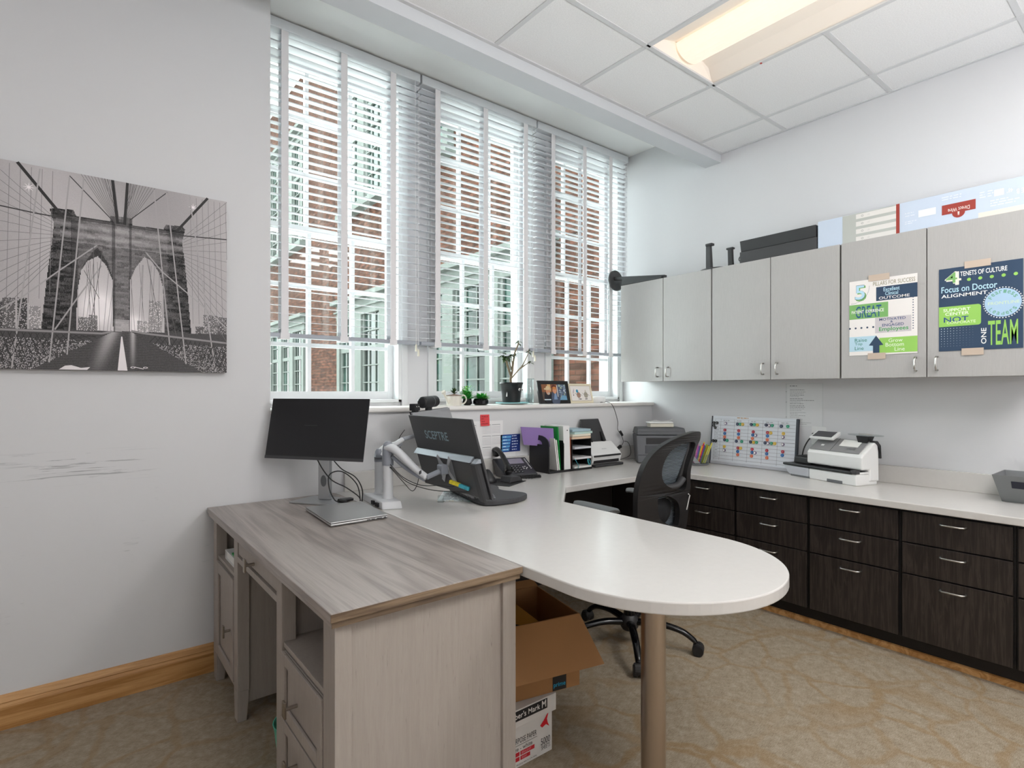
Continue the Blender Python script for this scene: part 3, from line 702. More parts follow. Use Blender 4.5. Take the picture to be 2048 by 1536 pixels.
    pl([(-.006, 2.164), (.134, 2.011)], .0035, .05); pl([(.33, 2.171), (.194, 2.023)], .0035, .05)
    for a in ([(-.006, 2.161), (-.069, 1.411)], [(.039, 2.165), (-.001, 1.633), (-.014, 1.444)], [(-.097, 2.17), (-.18, 1.385)], [(-.26, 1.57), (-.146, 1.665), (-.038, 1.779), (.082, 1.898)], [(-.052, 1.542), (.021, 1.679), (.098, 1.817)],
              [(.58, 1.578), (.476, 1.677), (.312, 1.819), (.249, 1.898)], [(.327, 2.17), (.402, 1.418)], [(.281, 2.171), (.339, 1.506)], [(.414, 2.18), (.521, 1.386)]): pl(a, .0048, .42)
    for a in ([(.07, 1.9), (.075, 1.56)], [(.10, 1.87), (.06, 1.56)], [(.25, 1.9), (.30, 1.6)], [(.31, 1.8), (.37, 1.52)], [(.04, 1.79), (.09, 1.68)]): pl(a, .002, .12)
    # parapet rails and trusses
    pl([(-.26, 1.532), (.10, 1.536), (.134, 1.547)], .008, .30); pl([(.57, 1.52), (.25, 1.545), (.20, 1.553)], .008, .30)
    for k in range(16):
        x = -.25+k*.02; ln((x, 1.525), (x+.03, 1.40+k*.008), .0025, .03); ln((x+.03, 1.525), (x-.01, 1.40+k*.008), .002, .03)
        x = .565-k*.018; ln((x, 1.50+k*.003), (x-.03, 1.39+k*.008), .003, .03); ln((x-.02, 1.50+k*.003), (x+.012, 1.385+k*.008), .002, .03)
    A.face([(.164-cx_, 1.527-cz), (.168-cx_, 1.527-cz), (.186-cx_, 1.384-cz), (.152-cx_, 1.384-cz)], g(.85), 2)
    for (x, y) in ((-.13, 2.09), (.43, 2.125)):
        for k in range(8): a = k*PI/4; ln((x, y), (x+.018*math.cos(a), y+.018*math.sin(a)), .004, .95, .0004)
    A.face([(-.02-cx_, 1.40-cz), (.0-cx_, 1.402-cz), (.03-cx_, 1.392-cz), (.06-cx_, 1.396-cz), (.05-cx_, 1.384-cz), (-.04-cx_, 1.384-cz)], g(.8), 2)
    for x in (.205, .25): A.disc(x-cx_, 1.398-cz, .009, g(.75), 2, ry=.004); A.disc(x-cx_, 1.398-cz, .005, g(.08), 3, ry=.0022)
    A.line(.212-cx_, 1.40-cz, .243-cx_, 1.392-cz, .003, g(.75), 2)
    A.build('print', t, (0, -.0345, 0))
canvas()

# ---------------------------------------------------------------- posters taped to the cupboards (facing -x)
NAVY, GRN, LGRN, LBLU, CRM = '#34475f', '#7db06a', '#96c962', '#b3d6e6', '#e9e4e1'
RX = (0, 0, -PI/2)          # art u runs towards -y, its face looks to -x
def tapes(t, W, H):
    for (a, b, z) in ((.0, .10, H-.012), (.0, .085, -.024)):
        y = .10+rnd.uniform(-.01, .01)
        obj('tape', B(-.0035, -.0025, -(y+b), -(y), z, z+.034), mat('masking_tape', '#c3b1a1', .6), t)
t = thing('poster', 'white and green poster headed 5 pillars for success, taped on the cupboard door', 'poster', (3.4385, 1.279, 1.495), 0, None)
W, H = .322, .415; A = Art(); A.rect(0, 0, W, H, CRM)
U = lambda x: (x-130)/1100*W
A.rect(.133, .292, W, .367, NAVY, 1); A.text('PILLARS FOR SUCCESS', .118, .375, .312, .397, '#8d8668', 2)
A.text('5', .034, .300, .086, .385, GRN, 1, .04); A.text('5', .028, .308, .080, .390, '#34475f', 2, .05); A.text('5', .0295, .310, .0785, .388, LBLU, 3, .03)
A.text('Excellent', .168, .340, .243, .361, LBLU, 2, .03); A.text('Clinical', .176, .318, .236, .338, LBLU, 2, .03); A.text('OUTCOME', .146, .298, .288, .313, CRM, 2, .01)
for k in range(22): a = -PI/2+PI/2*k/21; A.disc(.012+.088*math.cos(a), .378+.088*math.sin(a), .0017, NAVY, 1, 8)
A.rect(0, .202, .190, .283, GRN, 1); A.text('GREAT', .032, .207, .158, .272, '#2f5d80', 2, .05); A.text('PATIENT  EXPERIENCE', .012, .233, .170, .250, '#f2f2ee', 3, .02)
A.rect(.128, .117, .295, .201, '#c9c3c6', 1); A.text('MOTIVATED', .148, .182, .270, .196, '#40507a', 2, .02); A.text('&', .200, .169, .212, .180, '#40507a', 2, .01); A.text('ENGAGED', .162, .150, .262, .165, '#40507a', 2, .02); A.text('Employees', .147, .120, .282, .148, '#3f9a52', 2, .03)
for k in range(13): A.disc(.303, .292-k*.0135, .003, '#4a5a72', 1, 8)
for k in range(5): A.disc(.003+k*.029, .152, .0052, '#3f4d63', 1)
A.rect(0, .022, .135, .104, '#b5d2e0', 1); A.text('Raise', .028, .075, .088, .094, '#2f7c6b', 2); A.text('Top', .028, .052, .066, .072, '#2f7c6b', 2); A.text('Line', .028, .030, .072, .049, '#2f7c6b', 2)
A.rect(.148, .008, W, .090, LGRN, 1); A.text('Grow', .192, .064, .256, .083, '#e9f2dc', 2); A.text('Bottom', .178, .041, .262, .061, '#e9f2dc', 2); A.text('Line', .220, .016, .266, .036, '#e9f2dc', 2)
A.face([(.118, 0), (.149, 0), (.149, .050), (.168, .052), (.133, .104), (.098, .052), (.118, .050)], NAVY, 4)
A.build('print', t, (-.001, 0, 0), RX); tapes(t, W, H)
t = thing('poster', 'navy blue poster headed 4 tenets of culture, taped right of the white poster', 'poster', (3.4385, .866, 1.497), 0, None)
W = .318; H = .413; A = Art(); A.rect(0, 0, W, H, NAVY)
A.text('4', .030, .326, .090, .392, '#e9e4d8', 1, .06); A.text('4', .024, .334, .080, .394, '#e9e4d8', 2, .07); A.text('4', .028, .338, .074, .390, GRN, 3, .03)
A.text('TENETS OF CULTURE', .086, .366, .262, .389, '#f2f2f0', 2, .012)
for k in range(5): A.disc(.120+k*.043, .346, .0078, LGRN, 1)
A.text('Focus on Doctor', .010, .291, .226, .322, '#b9dcec', 2, .03); A.text('ALIGNMENT', .010, .266, .190, .283, '#f2f2f0', 2, .02)
for k in range(40): a = 2*PI*k/40; A.disc(.246+.071*math.cos(a), .218+.072*math.sin(a), .0026, '#f2f2f0', 1, 8)
A.disc(.246, .218, .067, '#a9c6de', 2, 40)
for s, rr, a0, a1, up in (('Fearless', .052, 150, 30, 1), ('Leaders', .052, 215, 325, 0)):
    for i, ch in enumerate(s):
        a = math.radians(a0+(a1-a0)*i/(len(s)-1)); x, y = .246+rr*math.cos(a), .218+rr*math.sin(a); A.text(ch, x-.0055, y-.0075, x+.0055, y+.0075, '#6fa58c', 3, .03, rot=(a-PI/2 if up else a+PI/2))
A.text('FRONTLINE', .192, .210, .306, .224, '#cfe0c0', 4, .01)
rr = .012; A.face([(0, .122)]+[(.154+rr*math.cos(a), .134+rr*math.sin(a)) for a in [-PI/2+PI/2*k/6 for k in range(7)]]+[(.154+rr*math.cos(a), .210+rr*math.sin(a)) for a in [PI/2*k/6 for k in range(7)]]+[(0, .222)], LGRN, 1)
A.text('SUPPORT', .018, .196, .126, .211, '#eef5e2', 2, .02); A.text('CENTER', .026, .177, .120, .192, '#eef5e2', 2, .02); A.text('NOT', .020, .143, .118, .169, '#2d4f86', 2, .06); A.text('CORPORATE', .032, .134, .146, .147, '#dff0c4', 3, .02)
for j in range(8):
    for i in range(11): A.disc(.010+i*.0125, .112-j*.0125, .0022*(1-.07*i)*(1-.07*j), '#dfe6ee', 1, 6)
A.text('ONE', .166, .028, .186, .104, '#f2f2f0', 2, .04, rot=PI/2)
A.text('TEAM', .192, .020, .300, .136, LGRN, 2, .01)
A.build('print', t, (-.001, 0, 0), RX); tapes(t, W, H)

# ---------------------------------------------------------------- on top of the cupboards
ZK = 2.1355
t = thing('tube_carton', 'long pale blue LED tube carton lying on the cupboards by the right edge', 'box', (3.56, .45, ZK))
L0, L1 = 1.462, -.1
obj('carton', B(3.47, 3.62, L1, L0, ZK, 2.299), mat('pale_blue_carton', '#c3cfe0', .55), t, world=True, bevel=.002)
A = Art(); A.rect(.135, .001, .400, .162, '#b5b8b3', 1)
for k in range(4): A.rect(.205, .004+k*.042, .400, .030+k*.042, '#dcd9d5', 2); A.disc(.237, .017+k*.042, .006, '#a8a8a6', 3); A.disc(.237, .017+k*.042, .0035, '#dcd9d5', 4); A.text('LED', .262, .013+k*.042, .275, .021+k*.042, '#c2c0bd', 3)
A.rect(.400, .001, .416, .163, '#9c4038', 3)
A.lines(.44, .50, (.10, .085, .055, .045), .004, '#dfe4ee', 1, 4); A.rect(.50, .068, .575, .104, '#e6e9ee', 1)
A.rect(.60, .054, .735, .103, '#9c4038', 1); A.face([(.668+.026*math.cos(a), .054+.026*math.sin(a)) for a in [PI+PI*k/16 for k in range(17)]], '#9c4038', 2); A.text('Direct Wire', .625, .061, .712, .080, '#ecd9d4', 3, .01, rot=PI); A.text('i', .664, .040, .672, .058, '#ecd9d4', 3, .06, rot=PI)
A.lines(.60, .72, (.128, .140), .005, '#dde3ec', 1, 8)
A.rect(.745, .0, 1.5, .030, '#e3dad0', 1)
A.text('48"', .85, .098, .873, .118, '#e6ebf3', 2, .02, rot=PI); A.rect(.805, .095, .84, .125, '#efe9dc', 1)
for k, u in enumerate((.75, .78)): A.lines(u, u+.025, (.10, .112, .124), .005, '#dde3ec', 1, k)
A.lines(.79, .90, (.05, .062, .074), .005, '#dde3ec', 1, 5)
A.text('LED TYPE B', .885, .085, .985, .108, '#eef1f6', 2, .02, rot=PI); A.text('White', .92, .055, .985, .075, '#eef1f6', 2, .01, rot=PI)
A.build('print', t, (3.4695-3.56, L0-.45, 0), RX)
t = thing('black_tray_case', 'long black plastic case lying on the cupboards left of the tube carton', 'case', (3.55, 1.71, ZK))
mb = MB(); mb.box(3.47, 3.64, 1.468, 1.955, ZK, 2.215); obj('body', mb, M_dgrey, t, world=True, bevel=.004)
obj('lid', MB().hexa([(3.478, 1.475, 2.216), (3.64, 1.475, 2.216), (3.64, 1.95, 2.216), (3.478, 1.95, 2.216)], [(3.462, 1.47, 2.285), (3.64, 1.47, 2.285), (3.64, 1.95, 2.285), (3.462, 1.95, 2.285)]), mat('charcoal_plastic', '#2f3032', .5), t, world=True, bevel=.003)
obj('carry_loop', MB().tube([(3.5, 1.955, 2.20), (3.5, 1.972, 2.19), (3.5, 1.975, 2.17), (3.5, 1.957, 2.155)], .003, 6), M_black, t, world=True, smooth=True)
t = thing('monitor_stand', 'upright black monitor stand with round base on the middle cupboard', 'monitor stand', (3.55, 2.17, ZK))
obj('base', MB().lathe([(.115, 0), (.115, .008), (.10, .012)], (3.55, 2.165, ZK), 36), M_dgrey, t, world=True)
mb = MB(); mb.hexa([(3.50, 2.185, ZK+.012), (3.53, 2.185, ZK+.012), (3.53, 2.225, ZK+.012), (3.50, 2.225, ZK+.012)], [(3.50, 2.192, 2.325), (3.525, 2.192, 2.325), (3.525, 2.226, 2.325), (3.50, 2.226, 2.325)]); mb.box(3.495, 3.53, 2.175, 2.226, 2.313, 2.33)
obj('neck', mb, M_dgrey, t, world=True, bevel=.003)
mb = MB(); mb.hexa([(3.56, 2.055, ZK+.008), (3.58, 2.055, ZK+.008), (3.58, 2.092, ZK+.008), (3.56, 2.092, ZK+.008)], [(3.555, 2.062, 2.285), (3.58, 2.062, 2.285), (3.58, 2.092, 2.285), (3.555, 2.092, 2.285)]); mb.box(3.55, 3.58, 2.05, 2.10, 2.272, 2.285)
obj('bracket', mb, M_dgrey, t, world=True, bevel=.003)
t = thing('monitor_stand', 'fallen black monitor stand hanging over the cupboard end by the window', 'monitor stand', (3.5, 2.75, ZK))
obj('base', MB().at((3.50, 3.05, 2.20), (math.radians(86), 0, 0)).lathe([(.085, -.006), (.085, .004), (.078, .008)], n=36), M_dgrey, t, world=True)
mb = MB(); mb.hexa([(3.47, 2.55, 2.14), (3.50, 2.55, 2.14), (3.50, 3.04, 2.20), (3.47, 3.04, 2.20)], [(3.47, 2.55, 2.165), (3.50, 2.55, 2.165), (3.50, 3.04, 2.226), (3.47, 3.04, 2.226)]); obj('neck', mb, M_dgrey, t, world=True, bevel=.003)
mb = MB(); mb.hexa([(3.44, 2.56, 2.1365), (3.52, 2.56, 2.1365), (3.52, 2.94, 2.138), (3.44, 2.94, 2.138)], [(3.45, 2.56, 2.155), (3.51, 2.56, 2.155), (3.51, 2.94, 2.205), (3.45, 2.94, 2.205)]); obj('bracket', mb, mat('charcoal_plastic', '#2f3032', .5), t, world=True, bevel=.003)
# ---------------------------------------------------------------- left monitor and laptop on the wooden desk
def slab(p00, p10, p01, p11, th, inset=0):
    """box whose front face is the quad; extruded along its normal by th"""
    a, b, c, d = map(Vector, (p00, p10, p11, p01)); n = (b-a).cross(d-a).normalized()*th
    m = MB(); m.hexa([a, b, c, d], [a+n, b+n, c+n, d+n]); return m
t = thing('computer_monitor', 'dark switched off monitor on a silver stand beside the laptop', 'monitor', (.97, 2.74, TZ))
BL, BR_ = Vector((.724, 2.815, .978)), Vector((1.026, 2.376, .978)); up = Vector((.047, .031, .283))
BL.y += .0; TL, TR = BL+up, BR_+up; nrm = (BR_-BL).cross(up).normalized()     # toward the viewer
if nrm.x > 0: nrm = -nrm
obj('screen', MB().hexa([BL+nrm*.002, BR_+nrm*.002, TR+nrm*.002, TL+nrm*.002], [BL-nrm*.004, BR_-nrm*.004, TR-nrm*.004, TL-nrm*.004]), M_screen, t, world=True, bevel=.0015)
e1 = (BR_-BL).normalized(); b0, b1 = BL-nrm*.004-e1*.001, BR_-nrm*.004+e1*.001; u1 = up.normalized()
obj('back_shell', MB().hexa([b0, b1, b1+up*1.005, b0+up*1.005], [b0-nrm*.022+e1*.03+u1*.02, b1-nrm*.022-e1*.03+u1*.02, b1+up*.93-nrm*.022-e1*.03, b0+up*.93-nrm*.022+e1*.03]), M_silverp, t, world=True, bevel=.002)
obj('chin', MB().hexa([BL+nrm*.0022, BR_+nrm*.0022, BR_+nrm*.0026+u1*.014, BL+nrm*.0026+u1*.014], [BL+nrm*.0035, BR_+nrm*.0035, BR_+nrm*.0035+u1*.014, BL+nrm*.0035+u1*.014]), M_dgrey, t, world=True)
ang = math.atan2(e1.y, e1.x); N0 = (.972, 2.70)
mb = MB().at((N0[0], N0[1], TZ), (0, 0, ang)); mb.prism([(-.13, -.10), (.13, -.10), (.115, .07), (-.115, .07)], .001, .009); obj('base', mb, M_silver, t, world=True, bevel=.002)
mb = MB().at((N0[0], N0[1], TZ), (0, 0, ang)); mb.box(-.032, .032, -.012, .012, .009, .36); obj('neck', mb, M_silver, t, world=True, bevel=.004)
mb = MB().at((N0[0], N0[1], TZ), (0, 0, ang)); mb.box(-.04, .04, -.11, .012, .30, .38); obj('hinge', mb, M_dgrey, t, world=True, bevel=.004)
mb = MB().at((N0[0], N0[1], TZ), (0, 0, ang)); mb.prism_y([(.016*math.cos(q), .10+.028*math.sin(q)) for q in [PI*2*i/16 for i in range(16)]], -.0135, -.012); obj('cable_hole', mb, M_grey, t, world=True)
lp = thing('laptop', 'closed silver laptop in front of the left monitor', 'laptop', (.94, 2.34, TZ))
q = [(.800, 2.163), (1.048, 2.183), (1.080, 2.475), (.812, 2.53)]
q = [(.800, 2.160), (1.045, 2.165), (1.072, 2.50), (.822, 2.53)]
mb = MB(); mb.prism(q, TZ+.003, TZ+.012); obj('base', mb, mat('laptop_silver', '#b3b3b3', .33, metal=.7), lp, world=True, bevel=.003)
mb = MB(); mb.prism(q, TZ+.0135, TZ+.019); obj('lid', mb, MATS['laptop_silver'], lp, world=True, bevel=.002)
mb = MB(); dx, dy = (q[1][0]-q[0][0]), (q[1][1]-q[0][1])
for f, wd in ((.62, .03), (.70, .03), (.80, .045), (.93, .02)): mb.box(q[0][0]+dx*f, q[0][0]+dx*f+wd*.5, q[0][1]+dy*f-.0008, q[0][1]+dy*f+.004, TZ+.006, TZ+.010)
obj('port_strip', mb, M_black, lp, world=True)
c_ = thing('monitor_cables', 'black cables looping down from the left monitor behind the laptop', 'cables', (1.0, 2.6, TZ))
cm = mat('cable_black', '#18181a', .5)
def cab(pts, r=.0028): return MB().tube(pts, r, 8)
obj('cable', cab([(.905, 2.64, .99), (.925, 2.60, .93), (.955, 2.56, .88), (1.01, 2.53, .845), (1.06, 2.50, .80), (1.075, 2.52, .768)]), cm, c_, world=True, smooth=True)
obj('cable', cab([(.96, 2.60, .99), (1.00, 2.56, .93), (1.055, 2.53, .89), (1.085, 2.52, .83), (1.09, 2.535, .766)]), cm, c_, world=True, smooth=True)
obj('cable', cab([(1.09, 2.55, .766), (1.075, 2.56, .85), (1.02, 2.60, .91), (.965, 2.62, .90), (.955, 2.60, .84), (.965, 2.56, .79), (.985, 2.55, .776)]), cm, c_, world=True, smooth=True)
obj('plug', MB().tube([(.98, 2.55, .784), (1.02, 2.555, .772)], .009, 8, smooth=False), cm, c_, world=True)
t = thing('video_adapter', 'small black video adapter lying on the silver monitor base', 'adapter', (1.035, 2.60, TZ+.01))
obj('body', B(1.005, 1.062, 2.565, 2.60, TZ+.012, TZ+.024), M_black, t, world=True, bevel=.003)

# ---------------------------------------------------------------- dual monitor arm
t = thing('dual_monitor_mount', 'white and grey double monitor arm clamped to the peninsula edge', 'monitor arm', (1.15, 2.48, TZ))
M_arm = mat('arm_white_enamel', '#d5d6d8', .35); M_armg = mat('arm_grey_enamel', '#8f939b', .4)
obj('base', MB().hexa([(1.098, 2.33, TZ), (1.185, 2.30, TZ), (1.235, 2.56, TZ), (1.125, 2.62, TZ)], [(1.10, 2.34, TZ+.035), (1.182, 2.31, TZ+.035), (1.23, 2.555, TZ+.035), (1.13, 2.61, TZ+.035)]), M_arm, t, world=True, bevel=.005)
obj('usb_port', B(1.094, 1.11, 2.37, 2.40, TZ+.008, TZ+.026), M_black, t, world=True); obj('usb_port', B(1.100, 1.12, 2.43, 2.455, TZ+.008, TZ+.026), M_black, t, world=True)
def arm(px, py, zt, ex, ey, ez, hx, hy, hz, s=1):
    mb = MB().lathe([(.034*s, .035), (.031*s, .045), (.030*s, .11), (.031*s, .15), (.031*s, .20)], (px, py, TZ), 20); obj('pillar', mb, M_arm, t, world=True, smooth=True)
    mb = MB().lathe([(.033*s, .19), (.034*s, .215), (.034*s, zt-TZ-.03), (.028*s, zt-TZ), (.012, zt-TZ+.012)], (px, py, TZ), 20); obj('shoulder', mb, M_armg, t, world=True, smooth=True)
    d = Vector((ex-px, ey-py, ez-zt)); P = lambda f, o=0: (px+d.x*f, py+d.y*f, zt-.02+d.z*f+o)
    obj('spring_arm', MB().tube([P(0, .0), P(.15, .016), P(.4, .014), P(.7, .0), P(1, 0)], lambda f: (.034-.014*f)*s, 14, flat=.8), M_arm, t, world=True, smooth=True)
    obj('lower_cover', MB().tube([P(.12, -.024), P(.5, -.03), P(.95, -.018)], .011*s, 10), M_armg, t, world=True, smooth=True)
    obj('wrist', MB().tube([(ex, ey, ez-.02), ((ex+hx)/2, (ey+hy)/2, (ez+hz)/2-.01), (hx, hy, hz)], .015*s, 10), M_armg, t, world=True, smooth=True)
arm(1.165, 2.41, 1.05, 1.235, 2.17, .935, 1.30, 2.17, .935, .78)
arm(1.19, 2.56, 1.00, 1.33, 2.585, 1.07, 1.47, 2.72, 1.05, .70)
obj('badge', MB().at((1.203, 2.17, .940), (0, 0, math.radians(-40))).box(-.002, .002, -.018, .018, -.007, .007), M_black, t, world=True, bevel=.001)
# plate on the back of the leaning monitor
def MP(y, f, off=0):      # point on the back plane of the leaning monitor: y, height fraction
    return Vector((1.41-.11*f-off, y, .83+.35*f))
c0 = MP(2.18, .32, .030)
def onplane(a, b, off):   # a along -y, b up the back plane
    return tuple(c0+Vector((-.30*b*.9531-off, -a, b*.954)))
X_ = [(-.062, .052), (-.048, .066), (-.016, .022), (.016, .022), (.048, .066), (.062, .052), (.022, .012), (.022, -.012), (.062, -.056), (.046, -.070), (.014, -.024), (-.014, -.024), (-.046, -.070), (-.062, -.056), (-.022, -.012), (-.022, .012)]
n = len(X_); mb = MB(); mb.mesh([onplane(a, b, 0) for a, b in X_]+[onplane(a, b, .004) for a, b in X_], [tuple(range(n)), tuple(range(n, 2*n))[::-1]]+[(i, (i+1) % n, n+(i+1) % n, n+i) for i in range(n)])
bmesh.ops.triangulate(mb.bm, faces=[f for f in mb.bm.faces if len(f.verts) > 4])
obj('mount_plate', mb, M_silverp, t, world=True)
obj('tilt_head', MB().at(tuple(c0+Vector((-.02, 0, 0)))).box(-.02, .018, -.022, .022, -.022, .022), M_armg, t, world=True, bevel=.005)

t = thing('computer_monitor', 'large dark monitor leaning with its back to us, lettered SCEPTRE', 'monitor', (1.38, 2.19, .83))
y0, y1 = 2.467, 1.918
P = lambda y, f, o: MP(y, f, o)
obj('panel', MB().hexa([P(y0, 0, 0), P(y1, 0, 0), P(y1, 1, 0), P(y0, 1, 0)], [P(y0, 0, -.012), P(y1, 0, -.012), P(y1, 1, -.012), P(y0, 1, -.012)]), mat('monitor_back_charcoal', '#3c3c3e', .45), t, world=True, bevel=.003)
obj('electronics_bulge', MB().hexa([P(y0-.01, .02, 0), P(y1+.015, .0, 0), P(y1+.015, .5, 0), P(y0-.01, .5, 0)], [P(y0-.03, .03, .028), P(y1+.03, .02, .03), P(y1+.03, .46, .028), P(y0-.03, .46, .026)]), mat('bulge_charcoal', '#48484a', .5), t, world=True, bevel=.003)
obj('silver_ridge', MB().hexa([P(y0-.0, .465, .002), P(y1+.05, .465, .002), P(y1+.05, .535, .0), P(y0-.0, .535, .0)], [P(y0-.005, .462, .032), P(y1+.05, .462, .034), P(y1+.05, .525, .006), P(y0-.005, .53, .006)]), mat('satin_grey_ridge', '#9ba1a8', .5, metal=.3), t, world=True, bevel=.001)
obj('cap', MB().hexa([P(y1+.035, .465, .002), P(y1+.004, .465, .002), P(y1+.004, .515, 0), P(y1+.035, .515, 0)], [P(y1+.035, .462, .034), P(y1+.004, .462, .034), P(y1+.004, .51, .01), P(y1+.035, .51, .01)]), mat('satin_grey_ridge', '#9ba1a8', .5, metal=.3), t, world=True)
obj('side_rib', MB().hexa([P(y1+.045, -.02, .03), P(y1-.002, -.03, .03), P(y1-.002, .46, .03), P(y1+.045, .46, .03)], [P(y1+.038, -.01, .040), P(y1+.006, -.02, .040), P(y1+.006, .45, .040), P(y1+.038, .45, .040)]), M_dgrey, t, world=True, bevel=.002)
A = Art(); A.text('SCEPTRE', -.02, 0, .185, .042, '#8fa3ad', 2, .02)
tl = math.atan2(.11, .35)
o = A.build('lettering', t, tuple(P(2.325, .69, .0015)-Vector((1.38, 2.19, .83))), (0, 0, 0)); o.rotation_euler = Euler((tl, 0, -PI/2))
t = thing('computer_monitor', 'grey backed second monitor behind the leaning one, carrying the webcam', 'monitor', (1.55, 2.7, .9))
a0, a1 = Vector((1.49, 2.60, .90)), Vector((1.80, 2.74, .92)); tp0, tp1 = Vector((1.37, 2.575, 1.186)), Vector((1.70, 2.745, 1.202)); nn = Vector((-.46, .85, 0))*.012
obj('panel', MB().hexa([a0, a1, tp1, tp0], [a0-nn, a1-nn, tp1-nn, tp0-nn]), mat('monitor_grey_shell', '#97989b', .4), t, world=True, bevel=.003)
obj('bezel', MB().hexa([a0+nn*.3, a1+nn*.3, tp1+nn*.3+Vector((0, 0, .002)), tp0+nn*.3+Vector((-.003, 0, .002))], [a0+nn*.01, a1+nn*.01, tp1+nn*.01+Vector((0, 0, .002)), tp0+nn*.01+Vector((-.003, 0, .002))]), M_black, t, world=True)
t = thing('webcam', 'small black webcam with googly eyes on the rear monitor', 'webcam', (1.42, 2.6, 1.19))
obj('body', MB().at((1.405, 2.59, 1.213), (0, 0, .45)).box(-.026, .022, -.018, .018, -.018, .018), M_black, t, world=True, bevel=.003)
obj('clip', MB().at((1.405, 2.59, 1.196), (0, 0, .45)).box(-.014, .014, -.012, .012, -.008, .004), M_black, t, world=True)
for dx in (-.002, .016):
    e = obj('googly_eye', MB().ball((1.403+dx*.9, 2.571+dx*.45, 1.214), .006, sy=.4), M_white, t, world=True, smooth=True)
    obj('pupil', MB().ball((1.404+dx*.9, 2.5685+dx*.45, 1.212), .003, sy=.4, n=8), M_black, e, world=True)
t = thing('webcam', 'long black cylinder webcam with a rounded body next to the small one', 'webcam', (1.53, 2.65, 1.2))
mb = MB(); mb.tube([(1.455, 2.612, 1.236), (1.462, 2.616, 1.236), (1.575, 2.675, 1.241), (1.582, 2.679, 1.241)], lambda f: .031 if .04 < f < .96 else .024, 20, smooth=False)
obj('body', mb, M_black, t, world=True, bevel=.006, seg=3)
obj('ring', MB().tube([(1.532, 2.652, 1.239), (1.537, 2.655, 1.239)], .0315, 20, smooth=False), M_grey, t, world=True)
mb = MB(); mb.at((1.52, 2.65, 1.206), (0, 0, .45)).box(-.02, .02, -.01, .01, -.012, .006); obj('clip', mb, M_black, t, world=True, bevel=.002)
c_ = thing('arm_cables', 'thin black cables sagging between the monitor arm and the leaning monitor', 'cables', (1.25, 2.3, .85))
obj('cable', cab([(1.165, 2.385, .955), (1.20, 2.33, .90), (1.25, 2.25, .868), (1.30, 2.17, .872), (1.325, 2.10, .874), (1.33, 2.088, .884)], .0018), cm, c_, world=True, smooth=True)
obj('cable', cab([(1.165, 2.38, .945), (1.21, 2.31, .88), (1.27, 2.20, .852), (1.33, 2.09, .852), (1.355, 2.02, .858), (1.355, 2.02, .872)], .0018), cm, c_, world=True, smooth=True)
obj('cable', cab([(1.16, 2.38, .945), (1.25, 2.42, .86), (1.33, 2.48, .80), (1.37, 2.50, .83), (1.36, 2.46, .90)], .0018), cm, c_, world=True, smooth=True)
obj('cable', cab([(1.33, 2.56, 1.10), (1.318, 2.60, 1.05), (1.33, 2.60, .99)], .0018), cm, c_, world=True, smooth=True)
for nm, x, y, cc, lb in (('video_adapter', 1.328, 2.085, '#d8c832', 'yellow cable adapter on the cord below the leaning monitor'), ('usb_dongle', 1.345, 2.035, '#3f9fb0', 'teal and blue patterned cable dongle below the leaning monitor')):
    t = thing(nm, lb, 'adapter', (x, y, .85)); obj('body', MB().at((x, y, .889 if x < 1.34 else .877), (0, .25, math.radians(-62))).box(-.026, .026, -.008, .008, -.007, .009), mat(nm+'_colour', cc, .4, var=(60, .3, (1, 1, 1))), t, world=True, bevel=.002)

# papers and acrylic note stand on the peninsula
t = thing('note_sheet', 'sheet of teal edged handwritten notes on the peninsula below the leaning monitor', 'paper', (1.40, 2.345, TZ))
A = Art(); W, H = .20, .27; A.rect(0, 0, W, H, '#cfd6d6')
for k in range(9): A.rect(.015, .03+k*.024, .145, .0312+k*.024, '#a9c4d2', 1)
r_ = random.Random(5)
for k in range(8): A.lines(.02, .14, (.036+k*.024,), .009, '#5f6570', 2, k)
for k in range(60): A.disc(r_.uniform(.15, .198), r_.uniform(0, H), r_.uniform(.003, .008), r_.choice(('#5fb0ab', '#8ccac2', '#3f9694', '#b9dcd4')), 3+k % 3, 7)
for k in range(26): A.disc(r_.uniform(.0, .13), r_.uniform(0, .014), r_.uniform(.002, .005), r_.choice(('#c8b48a', '#8f9a72', '#6b6f66', '#d9c8a8')), 3+k % 3, 7)
for k in range(34): A.disc(r_.uniform(0, .15), r_.uniform(.245, .268), r_.uniform(.003, .006), r_.choice(('#7fc2bd', '#a9d6cf', '#58aaa8')), 1+k % 3, 7)
A.build('sheet', t, (-.01, .0, .0015), (-PI/2, 0, math.radians(-38)))
t = thing('acrylic_stand', 'clear acrylic note stand on the peninsula beside the handwritten notes', 'stand', (1.395, 2.315, TZ))
obj('block', MB().at((1.395, 2.315, TZ), (0, 0, -.65)).box(-.014, .014, -.01, .01, .001, .034), M_clear, t, world=True, bevel=.002)

